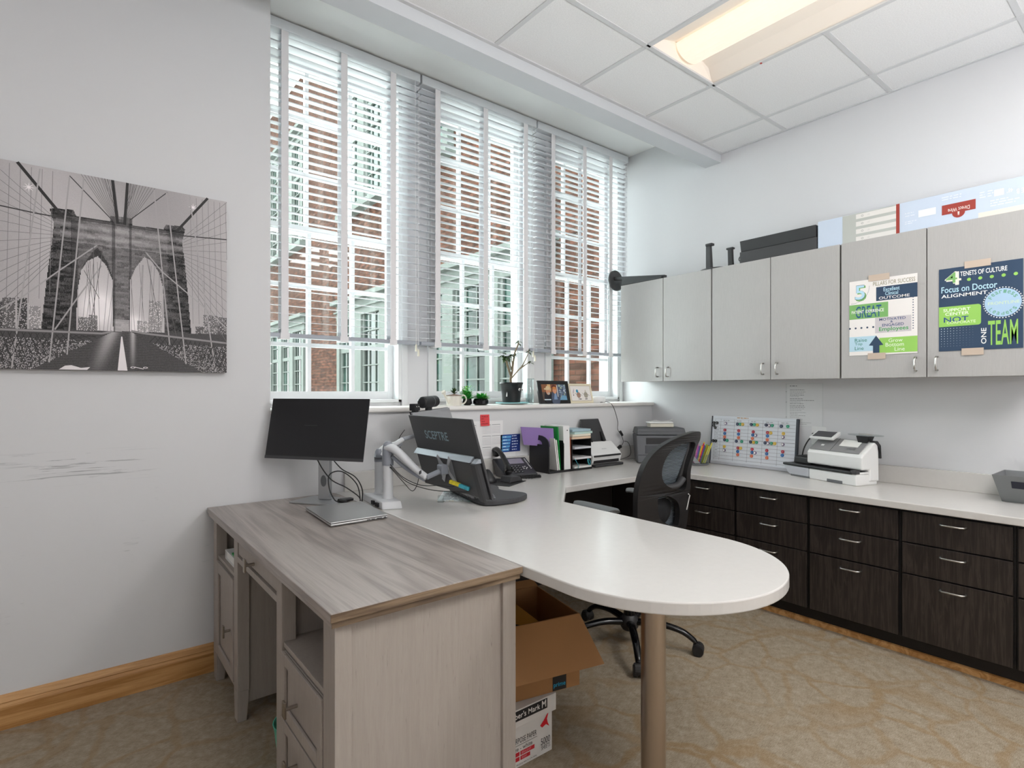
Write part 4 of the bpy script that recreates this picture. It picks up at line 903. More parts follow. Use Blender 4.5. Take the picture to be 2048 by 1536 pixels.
# keyboard, mouse, wrist pad
def round_loop(P, k=5):
    n = len(P); Q = []
    for i in range(n):
        a, b, c, d = [Vector((*P[(i+j) % n], 0)) for j in (-1, 0, 1, 2)]
        for q in range(k):
            u = q/k; v = .5*((2*b)+(c-a)*u+(2*a-5*b+4*c-d)*u*u+(3*b-a-3*c+d)*u**3); Q.append((v.x, v.y))
    return Q
kb = thing('keyboard', 'black split ergonomic keyboard with padded rest partly under the leaning monitor', 'keyboard', (1.61, 2.315, TZ+.001), math.radians(-12))
o2 = [(-.07, -.19), (-.03, -.235), (.02, -.24), (.11, -.225), (.19, -.17), (.21, -.12), (.19, -.07), (.15, -.02), (.14, .04), (.17, .12), (.15, .19), (.08, .235), (-.02, .245), (-.07, .22), (-.075, .0)]
obj('body', MB().prism(round_loop(o2), .002, .026), mat('keyboard_shell', '#3b3b3e', .55), kb, bevel=.006, seg=3)
mb = MB()
for side in (-1, 1):
    for i in range(5):
        for j in range(6): x = -.10+i*.021; y = side*(.022+j*.026)-.0+.01*side*0; mb.box(x, x+.018, y-.008, y+.011, .025, .034)
obj('keys', mb, M_dgrey, kb, bevel=.0015)
for s in (-1, 1): obj('key_rim', MB().tube([(.02, s*.02, .027), (.03, s*.06, .03), (.025, s*.13, .03), (.0, s*.20, .028)], .008, 8, flat=.5), M_grey, kb, smooth=True)
ms = thing('computer_mouse', 'black vertical mouse standing between keyboard and telephone', 'mouse', (1.92, 2.66, TZ+.003), math.radians(20))
obj('body', MB().lathe([(.045, .0), (.047, .01), (.035, .03), (.022, .055), (.012, .07), (0, .074)], (0, 0, 0), 20, 1.25), M_black, ms, smooth=True)
mp_ = thing('mouse_pad', 'small black foam mouse mat in front of the telephone', 'mouse mat', (2.0, 2.6, TZ), math.radians(25))
obj('pad', B(-.13, .09, -.10, .10, .0005, .003), M_black, mp_, bevel=.001)
wd = thing('foam_wedge', 'black foam wedge lying on the mouse mat by the telephone cord', 'wrist rest', (2.045, 2.59, TZ+.003), math.radians(12))
obj('wedge', MB().prism_y([(-.06, 0), (.06, 0), (.035, .028), (-.045, .034)], -.04, .04), M_dgrey, wd, bevel=.004)

# telephone
ph = thing('desk_phone', 'black office telephone with handset and small screen', 'telephone', (2.20, 2.755, TZ), math.radians(-14))
sl = [(-.10, 0), (-.10, .022), (.085, .105), (.09, .09), (.03, 0)]          # y, z profile
obj('body', MB().prism_x(sl, -.115, .115), mat('phone_shell', '#303033', .42), ph, bevel=.005)
a_ = math.atan2(.083, .185); S = Matrix.Translation((0, -.10, .022)) @ Euler((a_, 0, 0)).to_matrix().to_4x4()
def onface(mb): mb.tr = S; return mb
obj('screen', onface(MB()).box(-.03, .075, .125, .185, .0, .003), mat('phone_screen', '#8b8594', .15), ph)
mb = onface(MB())
for i in range(3):
    for j in range(4): mb.box(-.032+i*.023, -.018+i*.023, .02+j*.022, .031+j*.022, 0, .004)
obj('keypad', mb, M_black, ph, bevel=.001)
mb = onface(MB())
for i in range(3):
    for j in range(4): mb.box(-.028+i*.023, -.023+i*.023, .0235+j*.022, .0275+j*.022, .004, .0045)
for j in range(8): mb.box(.094, .100, .06+j*.016, .066+j*.016, 0, .003); mb.box(-.046, -.041, .125+j*.0075, .128+j*.0075, 0, .003)
for k in range(5): a = 2*PI*k/5; mb.box(.055+.014*math.cos(a), .062+.014*math.cos(a), .07+.014*math.sin(a), .075+.014*math.sin(a), 0, .003)
obj('key_legends', mb, M_whitep, ph)
hs = thing('phone_handset', 'black curved handset resting on the left of the telephone', 'handset', (2.125, 2.765, TZ+.075), math.radians(-14))
mb = MB(); mb.tube([(-.012, -.105, -.028), (-.012, -.075, .008), (-.012, 0, .058), (-.012, .08, .086), (-.012, .115, .078)], lambda f: .022-.006*math.sin(PI*f)+.004*(f < .2), 14); obj('grip', mb, M_blackg, hs, smooth=True)
obj('earpiece', MB().ball((-.012, .095, .058), .024, 1, 1, .8), M_black, hs, smooth=True); obj('mouthpiece', MB().ball((-.012, -.09, -.028), .025, 1, 1, .8), M_black, hs, smooth=True)
t = thing('coiled_cable', 'coiled black telephone cord lying on the counter', 'cord', (2.17, 2.62, TZ))
pts = []; path = [(2.10, 2.66), (2.14, 2.615), (2.20, 2.585), (2.27, 2.585), (2.285, 2.61), (2.25, 2.63), (2.19, 2.64), (2.14, 2.665)]
n_ = 220
for i in range(n_+1):
    f = i/n_*(len(path)-1); k = min(int(f), len(path)-2); g_ = f-k; x = path[k][0]*(1-g_)+path[k+1][0]*g_; y = path[k][1]*(1-g_)+path[k+1][1]*g_; a = i*1.9
    pts.append((x+.0*a, y+.007*math.cos(a), TZ+.010+.007*math.sin(a)))
obj('coil', MB().tube(pts, .0022, 5, smooth=False), M_black, t, world=True, smooth=True)

# ---------------------------------------------------------------- desk organizer with folders, binder and paper trays
og = thing('desk_organizer', 'black desk organizer with an arched file end and stacked paper shelves', 'organizer', (2.62, 2.77, TZ))
mb = MB(); mb.box(2.42, 2.82, 2.67, 2.87, TZ, TZ+.014); obj('base', mb, M_black, og, world=True, bevel=.002)
arch = [(2.675, TZ), (2.675, TZ+.19)]+[(2.775-.1*math.cos(a), TZ+.19+.055*math.sin(a)) for a in [PI*i/10 for i in range(1, 10)]]+[(2.868, TZ+.19), (2.868, TZ)]
def arch_panel(x, th=.006, hole=False):
    c = bpy.data.curves.new('c', 'CURVE'); c.dimensions = '2D'; c.fill_mode = 'BOTH'; c.extrude = th/2
    loops = [arch]+([[(2.775+.035*math.cos(a), TZ+.185+.028*math.sin(a)) for a in [PI*i/12 for i in range(13)]]] if hole else [])
    for lp_ in loops:
        s = c.splines.new('POLY'); s.points.add(len(lp_)-1); s.use_cyclic_u = True
        for p, q_ in zip(s.points, lp_): p.co = (q_[0], q_[1], 0, 1)
    o = bpy.data.objects.new('c', c); COL.objects.link(o); dg = bpy.context.evaluated_depsgraph_get(); dg.update(); me = bpy.data.meshes.new_from_object(o.evaluated_get(dg)); bpy.data.objects.remove(o)
    mb = MB(); mb.mesh([(x+v.co.z, v.co.x, v.co.y) for v in me.vertices], [tuple(p.vertices) for p in me.polygons]); return mb
obj('file_end', arch_panel(2.424, hole=True), M_black, og, world=True); obj('file_end', arch_panel(2.555), M_black, og, world=True)
mb = MB(); mb.box(2.635, 2.64, 2.68, 2.87, TZ, TZ+.21); mb.box(2.815, 2.82, 2.68, 2.87, TZ, TZ+.21); mb.box(2.635, 2.82, 2.865, 2.87, TZ, TZ+.21)
obj('tray_frame', mb, M_black, og, world=True)
for z in (.07, .14, .205): obj('shelf', B(2.64, 2.815, 2.685, 2.868, TZ+z, TZ+z+.004), M_black, og, world=True)
def sheet(name, lbl, cat, x0, x1, y0, y1, z0, z1, m, lean=0, bev=0, grp=None):
    t = thing(name, lbl, cat, ((x0+x1)/2, (y0+y1)/2, z0), 0, grp); mb = MB(); mb.hexa([(x0, y0, z0), (x1, y0, z0), (x1, y1, z0), (x0, y1, z0)], [(x0+lean, y0, z1), (x1+lean, y0, z1), (x1+lean, y1, z1), (x0+lean, y1, z1)]); obj('cover', mb, m, t, world=True, bevel=bev); return t
Z1 = TZ+.0145
sheet('file_folder', 'white paper folder leaning at the left of the desk organizer', 'folder', 2.505, 2.512, 2.683, 2.862, Z1, TZ+.225, M_white, -.03)
sheet('file_folder', 'second white paper folder, left of the green folder', 'folder', 2.520, 2.527, 2.683, 2.862, Z1, TZ+.215, M_white, -.028)
sheet('file_folder', 'bright green upright folder in the desk organizer', 'folder', 2.534, 2.541, 2.69, 2.86, Z1, TZ+.30, M_green, -.022)
t = sheet('ring_binder', 'thick white ring binder standing upright in the desk organizer', 'binder', 2.560, 2.618, 2.675, 2.862, Z1, TZ+.305, M_whitep, -.012, .002)
obj('spine_hole', MB().at((2.585, 2.674, TZ+.275), (PI/2, 0, 0)).lathe([(.004, 0), (.004, .001)], n=12), M_black, t, world=True)
sheet('file_folder', 'rust brown expanding folder right of the white binder', 'folder', 2.621, 2.633, 2.69, 2.86, Z1, TZ+.22, M_rust, 0)
pu = thing('file_folder', 'purple folder standing across the left end of the desk organizer', 'folder', (2.44, 2.79, TZ+.19))
obj('cover', MB().hexa([(2.355, 2.850, TZ+.18), (2.505, 2.712, TZ+.165), (2.510, 2.719, TZ+.165), (2.36, 2.858, TZ+.18)], [(2.325, 2.846, TZ+.300), (2.488, 2.705, TZ+.290), (2.493, 2.712, TZ+.290), (2.33, 2.854, TZ+.300)]), M_purple, pu, world=True)
r_ = random.Random(11)
pap = [('tan', '#d9bfa4', .222, 'tan papers'), ('ivory', '#e4dcc9', .240, 'ivory note pad'), ('mint', '#bcd6cf', .255, 'mint green paper'), ('pale blue', '#9fb7c1', .272, 'pale blue booklet')]
for i, (c, hx, z, wh) in enumerate(pap):
    t = thing('paper_stack', wh+' piled on top of the paper shelves', 'papers', (2.73, 2.76, TZ+.21), r_.uniform(-.12, .12)); zz = z-.21
    obj('sheets', B(-.095, .08+.02*(i == 2), -.085, .07, zz-.0115+.001, zz+.0055-.001), mat('paper_'+c.replace(' ', '_'), hx, .7), t)
for i, (z, lb, c) in enumerate(((.015, 'white papers on the lowest paper shelf', '#d9d9d6'), (.075, 'white papers clipped with a teal tag on the second paper shelf', '#d8d5d6'), (.145, 'grey papers on the third paper shelf', '#c9cbd0'))):
    t = thing('paper_stack', lb, 'papers', (2.73, 2.77, TZ+z), 0)
    obj('sheets', B(-.08, .082, -.10, .08, .0002, .012), mat('paper_shade_%d' % i, c, .7), t)
t = thing('lanyard', 'teal lanyard hanging from the second paper shelf', 'lanyard', (2.68, 2.68, TZ+.02))
obj('strap', MB().tube([(2.655, 2.672, TZ+.082), (2.662, 2.664, TZ+.06), (2.682, 2.662, TZ+.03), (2.672, 2.662, TZ+.017)], .005, 6, flat=.3), mat('teal_ribbon', '#3d9aa6', .7), t, world=True)
t = thing('lanyard', 'small teal loop at the right edge of the paper shelves', 'lanyard', (2.79, 2.68, TZ+.02))
obj('strap', MB().tube([(2.785, 2.678, TZ+.075), (2.778, 2.668, TZ+.05), (2.79, 2.666, TZ+.03), (2.80, 2.668, TZ+.05), (2.795, 2.678, TZ+.07)], .004, 6, flat=.3), MATS['teal_ribbon'], t, world=True)

# scanner
t = thing('document_scanner', 'white sheet fed document scanner with a raised black paper support', 'scanner', (3.0, 2.78, TZ))
obj('body', MB().prism_x([(2.715, TZ+.03), (2.70, TZ+.075), (2.715, TZ+.095), (2.80, TZ+.165), (2.862, TZ+.165), (2.862, TZ+.004), (2.73, TZ+.004)], 2.86, 3.165), M_whitep, t, world=True, bevel=.005)
obj('slot', B(2.87, 3.15, 2.697, 2.705, TZ+.070, TZ+.082), M_black, t, world=True)
obj('output_tray', B(2.865, 3.16, 2.68, 2.72, TZ+.002, TZ+.018), M_dgrey, t, world=True, bevel=.003)
obj('gap', B(2.88, 3.14, 2.708, 2.715, TZ+.025, TZ+.045), M_black, t, world=True)
obj('paper_support', MB().hexa([(2.88, 2.825, TZ+.16), (3.14, 2.825, TZ+.16), (3.14, 2.835, TZ+.16), (2.88, 2.835, TZ+.16)], [(2.90, 2.862, TZ+.33), (3.09, 2.862, TZ+.33), (3.09, 2.870, TZ+.33), (2.90, 2.870, TZ+.33)]), M_dgrey, t, world=True, bevel=.003)
for x in (2.95, 3.08): obj('side_guide', MB().hexa([(x, 2.80, TZ+.16), (x+.02, 2.80, TZ+.16), (x+.02, 2.825, TZ+.16), (x, 2.825, TZ+.16)], [(x, 2.835, TZ+.235), (x+.015, 2.835, TZ+.235), (x+.015, 2.845, TZ+.235), (x, 2.845, TZ+.235)]), M_black, t, world=True)
A = Art(); A.text('EPSON', 0, 0, .045, .010, '#a7a9ab', 1, .02); A.build('lettering', t, (3.0-3.0-.02, -.058, .1185), (math.radians(-50), 0, 0))

# printer in the corner
pr_ = thing('laser_printer', 'dark grey office printer standing in the corner behind the chair', 'printer', (3.285, 2.65, TZ), math.radians(-40))
Mp = mat('printer_grey', '#66686c', .5); Mpd = mat('printer_dark', '#4b4d51', .5)
obj('body', MB().hexa([(0, 0, .004), (.35, 0, .004), (.345, .215, .004), (.02, .215, .004)], [(-.012, -.004, .21), (.355, -.004, .21), (.35, .215, .21), (.0, .215, .21)]), Mp, pr_, bevel=.008, seg=3)
obj('scanner_lid', MB().hexa([(-.012, -.008, .214), (.355, -.008, .214), (.35, .215, .214), (.0, .215, .214)], [(.0, .01, .262), (.345, .01, .262), (.34, .21, .262), (.012, .21, .262)]), Mpd, pr_, bevel=.007, seg=3)
obj('control_panel', MB().hexa([(-.01, -.018, .214), (.353, -.018, .214), (.353, -.004, .214), (-.01, -.004, .214)], [(-.005, -.008, .236), (.348, -.008, .236), (.348, .0, .236), (-.005, .0, .236)]), Mpd, pr_, bevel=.003)
obj('paper_slot', B(.06, .29, -.0075, .01, .145, .19), M_black, pr_); obj('front_tray', B(.055, .30, -.008, .004, .075, .135), Mpd, pr_, bevel=.003)
obj('seam', B(.0, .352, -.006, .0, .062, .064), M_black, pr_)
t = thing('sensor_strip', 'white box with loose paper strips on top of the grey printer', 'box', (3.47, 2.625, TZ+.263), math.radians(-34))
obj('box', B(-.055, .125, -.03, .05, .001, .028), mat('ivory_plastic', '#ddd8c8', .4), t, bevel=.004)
obj('lid', B(-.065, .12, -.035, .05, .029, .040), M_whitep, t, bevel=.004)
obj('strip', MB().tube([(-.05, -.02, .042), (-.02, -.03, .052), (.03, -.02, .044), (.08, -.03, .05), (.12, -.01, .058)], .006, 6, flat=.3), M_white, t, smooth=True)

# cables on the window wall
t = thing('router', 'white rounded network hub at the right end of the sill', 'router', (3.16, 2.97, 1.205))
obj('body', MB().lathe([(.052, 0), (.055, .006), (.053, .040), (.046, .048), (0, .05)], (3.20, 2.965, 1.2055), 32), M_whitep, t, world=True, smooth=True)
mb = MB()
for k in range(3): mb.box(3.165+k*.014, 3.174+k*.014, 2.9115, 2.914, 1.208, 1.212)
obj('vents', mb, M_black, t, world=True)
c_ = thing('power_cable', 'black power cable dropping from the sill hub to the counter by the printer', 'cable', (3.3, 2.87, .9))
obj('cable', cab([(3.22, 2.915, 1.215), (3.235, 2.868, 1.20), (3.27, 2.862, 1.15), (3.31, 2.865, 1.06), (3.31, 2.865, 1.00), (3.35, 2.862, .95), (3.37, 2.862, .90), (3.33, 2.855, .865), (3.24, 2.85, .83)], .0022), cm, c_, world=True, smooth=True)
obj('cable', cab([(3.38, 2.86, .905), (3.42, 2.858, .895), (3.45, 2.858, .85), (3.44, 2.855, .79), (3.30, 2.84, .768), (3.20, 2.82, .765)], .0022), cm, c_, world=True, smooth=True)
obj('inline_switch', MB().tube([(3.335, 2.863, .985), (3.36, 2.861, .95)], .010, 8, smooth=False), M_black, c_, world=True, bevel=.002)
obj('plug', MB().tube([(3.26, 2.85, .838), (3.33, 2.855, .868)], lambda f: .007+.008*f, 8, smooth=False), M_black, c_, world=True)
t = thing('power_strip', 'small white power box on the counter right of the scanner', 'power box', (3.23, 2.82, TZ)); obj('box', B(3.19, 3.25, 2.80, 2.85, TZ+.001, TZ+.026), M_whitep, t, world=True, bevel=.004)

# ---------------------------------------------------------------- on the window wall below the sill
t = thing('wall_calendar', 'white year calendar sheet on the wall behind the leaning monitor', 'calendar', (2.10, YW, .98))
A = Art(); W, H = .30, .24; A.rect(0, 0, W, H, '#e9e8e8')
for i in range(3):
    for j in range(2 if i != 1 else 3):
        x, y = .02+i*.075+(.04 if i else 0), .155-j*.072; A.rect(x, y+.058, x+.066, y+.061, '#8a8a8e', 1); A.rect(x, y, x+.0006, y+.06, '#9a9a9e', 1); A.rect(x+.065, y, x+.066, y+.06, '#9a9a9e', 1)
        for a in range(7):
            for b in range(5): A.rect(x+.006+a*.0085, y+.006+b*.0095, x+.006+a*.0085+.0035, y+.006+b*.0095+.003, '#b98a90' if (a*5+b*3+i) % 9 == 0 else '#8e8e94', 1)
A.build('sheet', t, (-.185, -.0015, -.115))
t = thing('sticky_note', 'red sticky note with handwriting above the wall calendar', 'note', (2.068, YW, 1.11))
obj('note', MB().mesh([(-.035, -.0025, .036), (.035, -.0025, .036), (.036, -.004, 0), (.034, -.009, -.036), (-.034, -.009, -.036), (-.036, -.004, 0)], [(0, 5, 2, 1), (5, 4, 3, 2)]), mat('red_sticky', '#e0474c', .7), t, solid=.0004)
A = Art()
for k, (s, w_) in enumerate((('THIS IS', .05), ('MY', .018), ('desk', .026), ('    OooH', .05))): A.text(s, -.03, .020-k*.015, -.03+w_, .028-k*.015, '#5b1a22', 1)
A.build('handwriting', t, (0, -.0095, 0))
t = thing('info_card', 'blue information flyer on the wall above the telephone', 'flyer', (2.28, YW, .95))
A = Art(); W, H = .165, .115; A.rect(0, 0, W, H, '#1d3273'); A.face([(.02, .0), (.06, .0), (.10, H), (.02, H)], '#20408f', 1)
for k in range(5): A.face([(.008, .008+k*.021), (.070+k*.004, .008+k*.021), (.074+k*.004, .023+k*.021), (.012, .023+k*.021)], '#5d9fd2', 2); A.lines(.02, .065, (.014+k*.021,), .005, '#cfe3f3', 3, k)
for k in range(6): A.disc(.098, .014+k*.018, .004, '#dfe8f5', 2, 8); A.lines(.106, .150, (.012+k*.018,), .005, '#cfd9ee', 2, k+3)
A.build('sheet', t, (-.085, -.0015, -.055))
t = thing('paper_sheet', 'plain white sheet on the wall just below the blue flyer', 'paper', (2.26, YW, .90)); A = Art(); A.rect(-.09, -.02, .06, .02, '#dfdfe0'); A.build('sheet', t, (0, -.001, -.015))

# right wall: paper in a plastic sleeve, outlet
t = thing('wall_notice', 'printed notice in a clear punched sleeve on the right wall', 'notice', (XR, 1.795, 1.062))
A = Art(); W, H = .24, .285; A.rect(0, 0, W, H, '#cdcfd0'); A.rect(.012, .004, W-.006, H-.004, '#d8d9da', 1)
A.lines(.03, .10, (H-.02,), .006, '#8f9194', 2, 4)
r_ = random.Random(8); y = H-.045
for k in range(22): A.lines(.03, .03+r_.uniform(.08, .17), (y,), .003, '#77797c' if k in (0, 3, 5, 6, 8, 9, 10) else '#a0a2a5', 2, k); y -= .0105+.003*(k % 4 == 0)
for z in (.03, .13, .20): A.disc(.006, z+.03, .003, '#8d8f92', 2, 10)
A.build('sheet', t, (-.002, 0, 0), RX)
t = thing('wall_outlet', 'white wall outlet below the printed notice', 'outlet', (XR, 1.58, 1.01)); obj('plate', B(XR-.006, XR, 1.535, 1.625, .95, 1.068), M_whitep, t, world=True, bevel=.002)
t = thing('mains_cable', 'black power cord plugged in the wall outlet behind the postage machine', 'cord', (3.75, 1.6, .95))
obj('plug', B(3.725, 3.764, 1.572, 1.608, .992, 1.028), M_black, t, world=True, bevel=.005)
obj('cord', MB().tube([(3.735, 1.595, 1.01), (3.715, 1.62, .985), (3.705, 1.645, .93), (3.70, 1.655, .87), (3.70, 1.655, .80)], .004, 8), M_black, t, world=True, smooth=True)

# ---------------------------------------------------------------- whiteboard with magnets
WB = Vector((3.722, 2.335, .7615)); W, H = .635, .352; th = math.atan2(.036, .348)
RB = Euler((-th, 0, -PI/2)).to_matrix()
t = thing('magnet_board', 'white gridded planning board of coloured magnets leaning on the right wall', 'whiteboard', WB); t.rotation_euler = Euler((-th, 0, -PI/2))
obj('board', B(.006, W-.008, .0, .012, .0, H), mat('board_white_enamel', '#d9dde3', .25), t, bevel=.001)
obj('frame', B(0, .008, -.004, .015, .0, H), mat('board_frame_dark', '#33373f', .45), t, bevel=.003); obj('frame', B(W-.018, W, -.004, .015, .0, H), MATS['board_frame_dark'], t, bevel=.004)
obj('rail', B(.008, W-.018, -.006, .012, 0, .022), M_lgrey, t, bevel=.003)
A = Art(); cols = [.03, .075]+[.075+(W-.105)*k/5 for k in range(1, 6)]; rows = [H-.042-k*.0245 for k in range(12)]
for c in cols[:-1]: A.rect(c-.0006, .03, c+.0006, H-.02, '#4a3f48', 1)
for i, r0 in enumerate([H-.02]+rows): A.rect(.03, r0-.0006, W-.02, r0+(.0012 if i in (6,) else .0006), '#4a3f48' if i else '#9a9ca0', 1)
for k in range(11): A.lines(.036, .068, (rows[k]-.014,), .005, '#a3a6ab', 1, k)
for k in range(5): A.lines(cols[k+1]+.02, cols[k+1]+.08, (H-.034,), .006, '#a3a6ab', 1, k+30)
A.lines(.20, .33, (H-.012,), .006, '#c49a6c', 1, 3)
A.build('grid', t, (0, -.0003, 0))
MC = {'navy': '#1c2f52', 'green': '#2a9f7b', 'yellow': '#e3bd3f', 'red': '#b5243b', 'blue': '#1965a8', 'orange': '#e0714a', 'black': '#17171a', 'purple': '#5a2a6e'}
def magnet(u, v, c, label):
    w_ = WB+RB @ Vector((u, -.0035, v)); t = thing('round_magnet', label, 'magnet', w_, 0, 'magnets on the planning board'); t.rotation_euler = Euler((-th, 0, -PI/2))
    obj('disc', MB().at((0, .0028, 0), (PI/2, 0, 0)).lathe([(.0105, 0), (.0112, .002), (.010, .006)], n=18), mat('magnet_'+c, MC[c], .35), t)
    if c == 'purple': obj('tag', B(-.007, .007, -.0045, -.0032, -.007, .007), M_whitep, t, bevel=.001, label='white square tag')
    else:
        A = Art(); A.disc(0, 0, .0045, tuple(min(1, x*.55+.16) for x in lin(MC[c])), 1, 10); A.build('centre', t, (0, -.0034, 0))
ORD = ['first', 'second', 'third', 'fourth', 'fifth', 'sixth', 'seventh', 'eighth', 'ninth', 'tenth']
lay = {(1, 1): ['purple'], (1, 3): ['red'], (1, 4): ['blue'], (1, 5): ['orange'], (1, 6): ['navy', 'green'], (1, 8): ['yellow'], (1, 9): ['purple'],
       (2, 1): ['navy', 'green', 'yellow'], (2, 3): ['red'], (2, 4): ['blue'], (2, 5): ['orange'], (2, 6): ['navy', 0, 'green'], (2, 8): ['red', 'yellow'], (2, 9): ['blue'], (2, 10): ['orange'],
       (3, 1): ['navy', 'green', 'yellow'], (3, 3): ['red'], (3, 4): ['blue', 'purple'], (3, 5): ['orange'], (3, 6): ['navy', 'yellow', 'green'], (3, 8): ['red'], (3, 9): ['blue', 'purple'], (3, 10): ['orange'],
       (4, 1): ['navy', 'purple', 'green'], (4, 3): ['red', 'yellow'], (4, 4): ['blue'], (4, 5): ['orange'], (4, 6): ['navy', 'purple', 'green', 'yellow'], (4, 8): ['red'], (4, 9): ['blue'], (4, 10): ['orange'],
       (5, 1): ['navy', 0, 'green'], (5, 3): ['yellow'], (5, 4): ['purple'], (5, 6): ['purple'], (5, 8): ['red'], (5, 9): ['blue']}
cw = (W-.105)/5
for (c, r0), ms_ in lay.items():
    x = cols[c]+cw*(.36 if len(ms_) < 3 else .22); z = rows[r0-1]-.010 if r0 < 12 else rows[-1]
    for i, k in enumerate(ms_):
        if k: magnet(x+i*.0215+rnd.uniform(-.002, .002), z+rnd.uniform(-.002, .002), k, '%s round magnet in the %s wide column, %s row of the board' % (('white tagged purple' if k == 'purple' else k), ORD[c-1], ORD[r0-1]))
for (u, v, lb) in ((.020, H-.052, 'leftmost of the upper four'), (.045, H-.052, 'rightmost of the upper four'), (.021, H-.072, 'third down of the upper four'), (.033, H-.088, 'lowest of the upper four'), (.022, H-.185, 'left one of the lower pair'), (.043, H-.185, 'right one of the lower pair')):
    magnet(u, v, 'black', 'black round magnet at the board\'s left margin, '+lb)

# pen basket
PC = Vector((3.585, 2.335, TZ))
t = thing('pen_basket', 'wide clear glass pen cup beside the planning board', 'pen cup', PC)
obj('bowl', MB().lathe([(.070, .002), (.082, .02), (.084, .075), (.080, .075), (.078, .02), (.066, .006)], (0, 0, 0), 32, .8), M_clear, t, smooth=True)
obj('base', MB().lathe([(.074, .0), (.080, .006), (.074, .012)], (0, 0, 0), 32, .8), M_grey, t, smooth=True)
pc = ['#c9b6c2', '#d88aa8', '#8f2e52', '#9c3a68', '#c267a0', '#8b56b0', '#2b8f7d', '#2d6fb5', '#e8c23c', '#f1a03a', '#d33b3b', '#b23448', '#6c4fa0', '#31508f', '#e6d44a', '#8dbb3f', '#c9d14f', '#4a9a48', '#e59a3a', '#d7cf5a']
nmz = ['pale grey', 'light pink', 'plum', 'berry', 'magenta', 'violet', 'teal', 'blue', 'golden', 'light orange', 'red', 'crimson', 'dark violet', 'dark blue', 'lemon', 'leaf green', 'olive', 'green', 'orange', 'yellow']
for i, (c, nm) in enumerate(zip(pc, nmz)):
    a = -1+2*i/19; rgt = Vector((.784, -.62, 0)); dep = Vector((.62, .784, 0)); dd = rnd.uniform(-.028, .028)
    p0 = PC+rgt*(a*.045-.012)+dep*dd+Vector((0, 0, .014)); p1 = PC+rgt*(a*.062+.020)+dep*dd*1.4+Vector((0, 0, .150+rnd.uniform(-.015, .012)))
    t = thing('pen', '%s pen standing in the clear pen cup' % nm, 'pen', p0, 0, 'coloured pens in the pen cup'); d = p1-p0
    obj('barrel', MB().tube([(0, 0, 0), tuple(d*.74)], .0042, 8, smooth=False), mat('pen_%d' % i, c, .35), t)
    obj('cap', MB().tube([tuple(d*.74), tuple(d)], .0050, 8, smooth=False), mat('pen_%d' % i, c, .35), t)
for i in range(4):
    rgt = Vector((.784, -.62, 0)); p0 = PC+rgt*(-.032+i*.010)+Vector((-.03, -.03, .014)); p1 = PC+rgt*(-.078+i*.009)+Vector((-.025, -.025, .082-.004*i))
    t = thing('pencil', 'grey striped pencil, %s from the left in the pen cup' % ORD[i], 'pencil', p0, 0, 'grey pencils in the pen cup'); obj('shaft', MB().tube([(0, 0, 0), tuple(p1-p0)], .004, 6, smooth=False), mat('pencil_grey', '#c9c5c6', .5), t)
# ---------------------------------------------------------------- postage machine
t = thing('postage_machine', 'white and grey postage machine with tilted screen and weighing plate', 'postage machine', (3.575, 1.62, TZ), math.atan2(-.954, -.30))
obj('base', MB().prism_x([(.0, .0), (-.002, .062), (.17, .062), (.17, .0)], .075, .385).box(.16, .385, .0, .17, .062, .075), M_whitep, t, bevel=.006, seg=3)
obj('feed_end', MB().hexa([(-.075, .0, .008), (.074, .0, .0), (.074, .15, .0), (-.06, .14, .008)], [(-.115, -.004, .062), (.074, -.002, .062), (.074, .15, .062), (-.10, .145, .062)]), M_lgrey, t, bevel=.005)
obj('foot_rail', B(-.06, .08, -.001, .10, 0, .012), M_grey, t, bevel=.002)
obj('deck', MB().prism([(-.12, -.004), (.36, -.006), (.375, .02), (.375, .09), (-.11, .14)], .064, .078), M_black, t, bevel=.004)
obj('feeder', MB().prism_x([(.05, .078), (.055, .118), (.075, .125), (.16, .125), (.16, .078)], -.085, .045), M_black, t, bevel=.006)
obj('roller_end', MB().box(.352, .386, -.004, .03, .066, .088), M_dgrey, t, bevel=.003)
obj('release_catch', MB().box(.20, .30, -.003, .004, .0, .018), M_grey, t, bevel=.002)
# upper body: curved profile across depth
prof = [(.035, .088), (.035, .158), (.045, .172), (.14, .243), (.165, .240), (.175, .19), (.178, .02), (.10, .02), (.10, .088)]
obj('cover', MB().prism_x(prof, .028, .392), M_whitep, t, bevel=.010, seg=4)
top = [(.048, .177), (.136, .246), (.137, .249), (.047, .180)]
obj('top_panel', MB().prism_x(top, .040, .365), mat('warm_grey_panel', '#8a898a', .45), t, bevel=.002)
obj('panel_seam', MB().prism_x([(.046, .1785), (.137, .2495), (.137, .2500), (.046, .1792)], .178, .181), M_black, t)
obj('label', MB().prism_x([(.085, .2105), (.130, .2455), (.130, .2462), (.085, .2112)], .21, .33), M_white, t, label='white instruction label')
obj('badge', MB().prism_x([(.064, .1935), (.076, .203), (.076, .2038), (.064, .1943)], .275, .325), M_silver, t)
obj('emblem', MB().prism_x([(.075, .2025), (.085, .2105), (.085, .2113), (.075, .2033)], .095, .115), M_whitep, t)
sm = obj('screen_housing', MB().hexa([(.018, .070, .238), (.185, .070, .238), (.185, .135, .268), (.018, .135, .268)], [(.018, .066, .252), (.185, .066, .252), (.185, .133, .290), (.018, .133, .290)]), M_whitep, t, bevel=.004)
obj('screen', MB().hexa([(.036, .0735, .2563), (.168, .0735, .2563), (.168, .126, .2860), (.036, .126, .2860)], [(.036, .073, .2572), (.168, .073, .2572), (.168, .1255, .2872), (.036, .1255, .2872)]), mat('dim_screen', '#4c4c50', .3), sm)
obj('back_strap', MB().prism_x([(.138, .246), (.155, .253), (.182, .225), (.188, .15), (.179, .15), (.176, .21)], .30, .40), M_dgrey, t, bevel=.004)
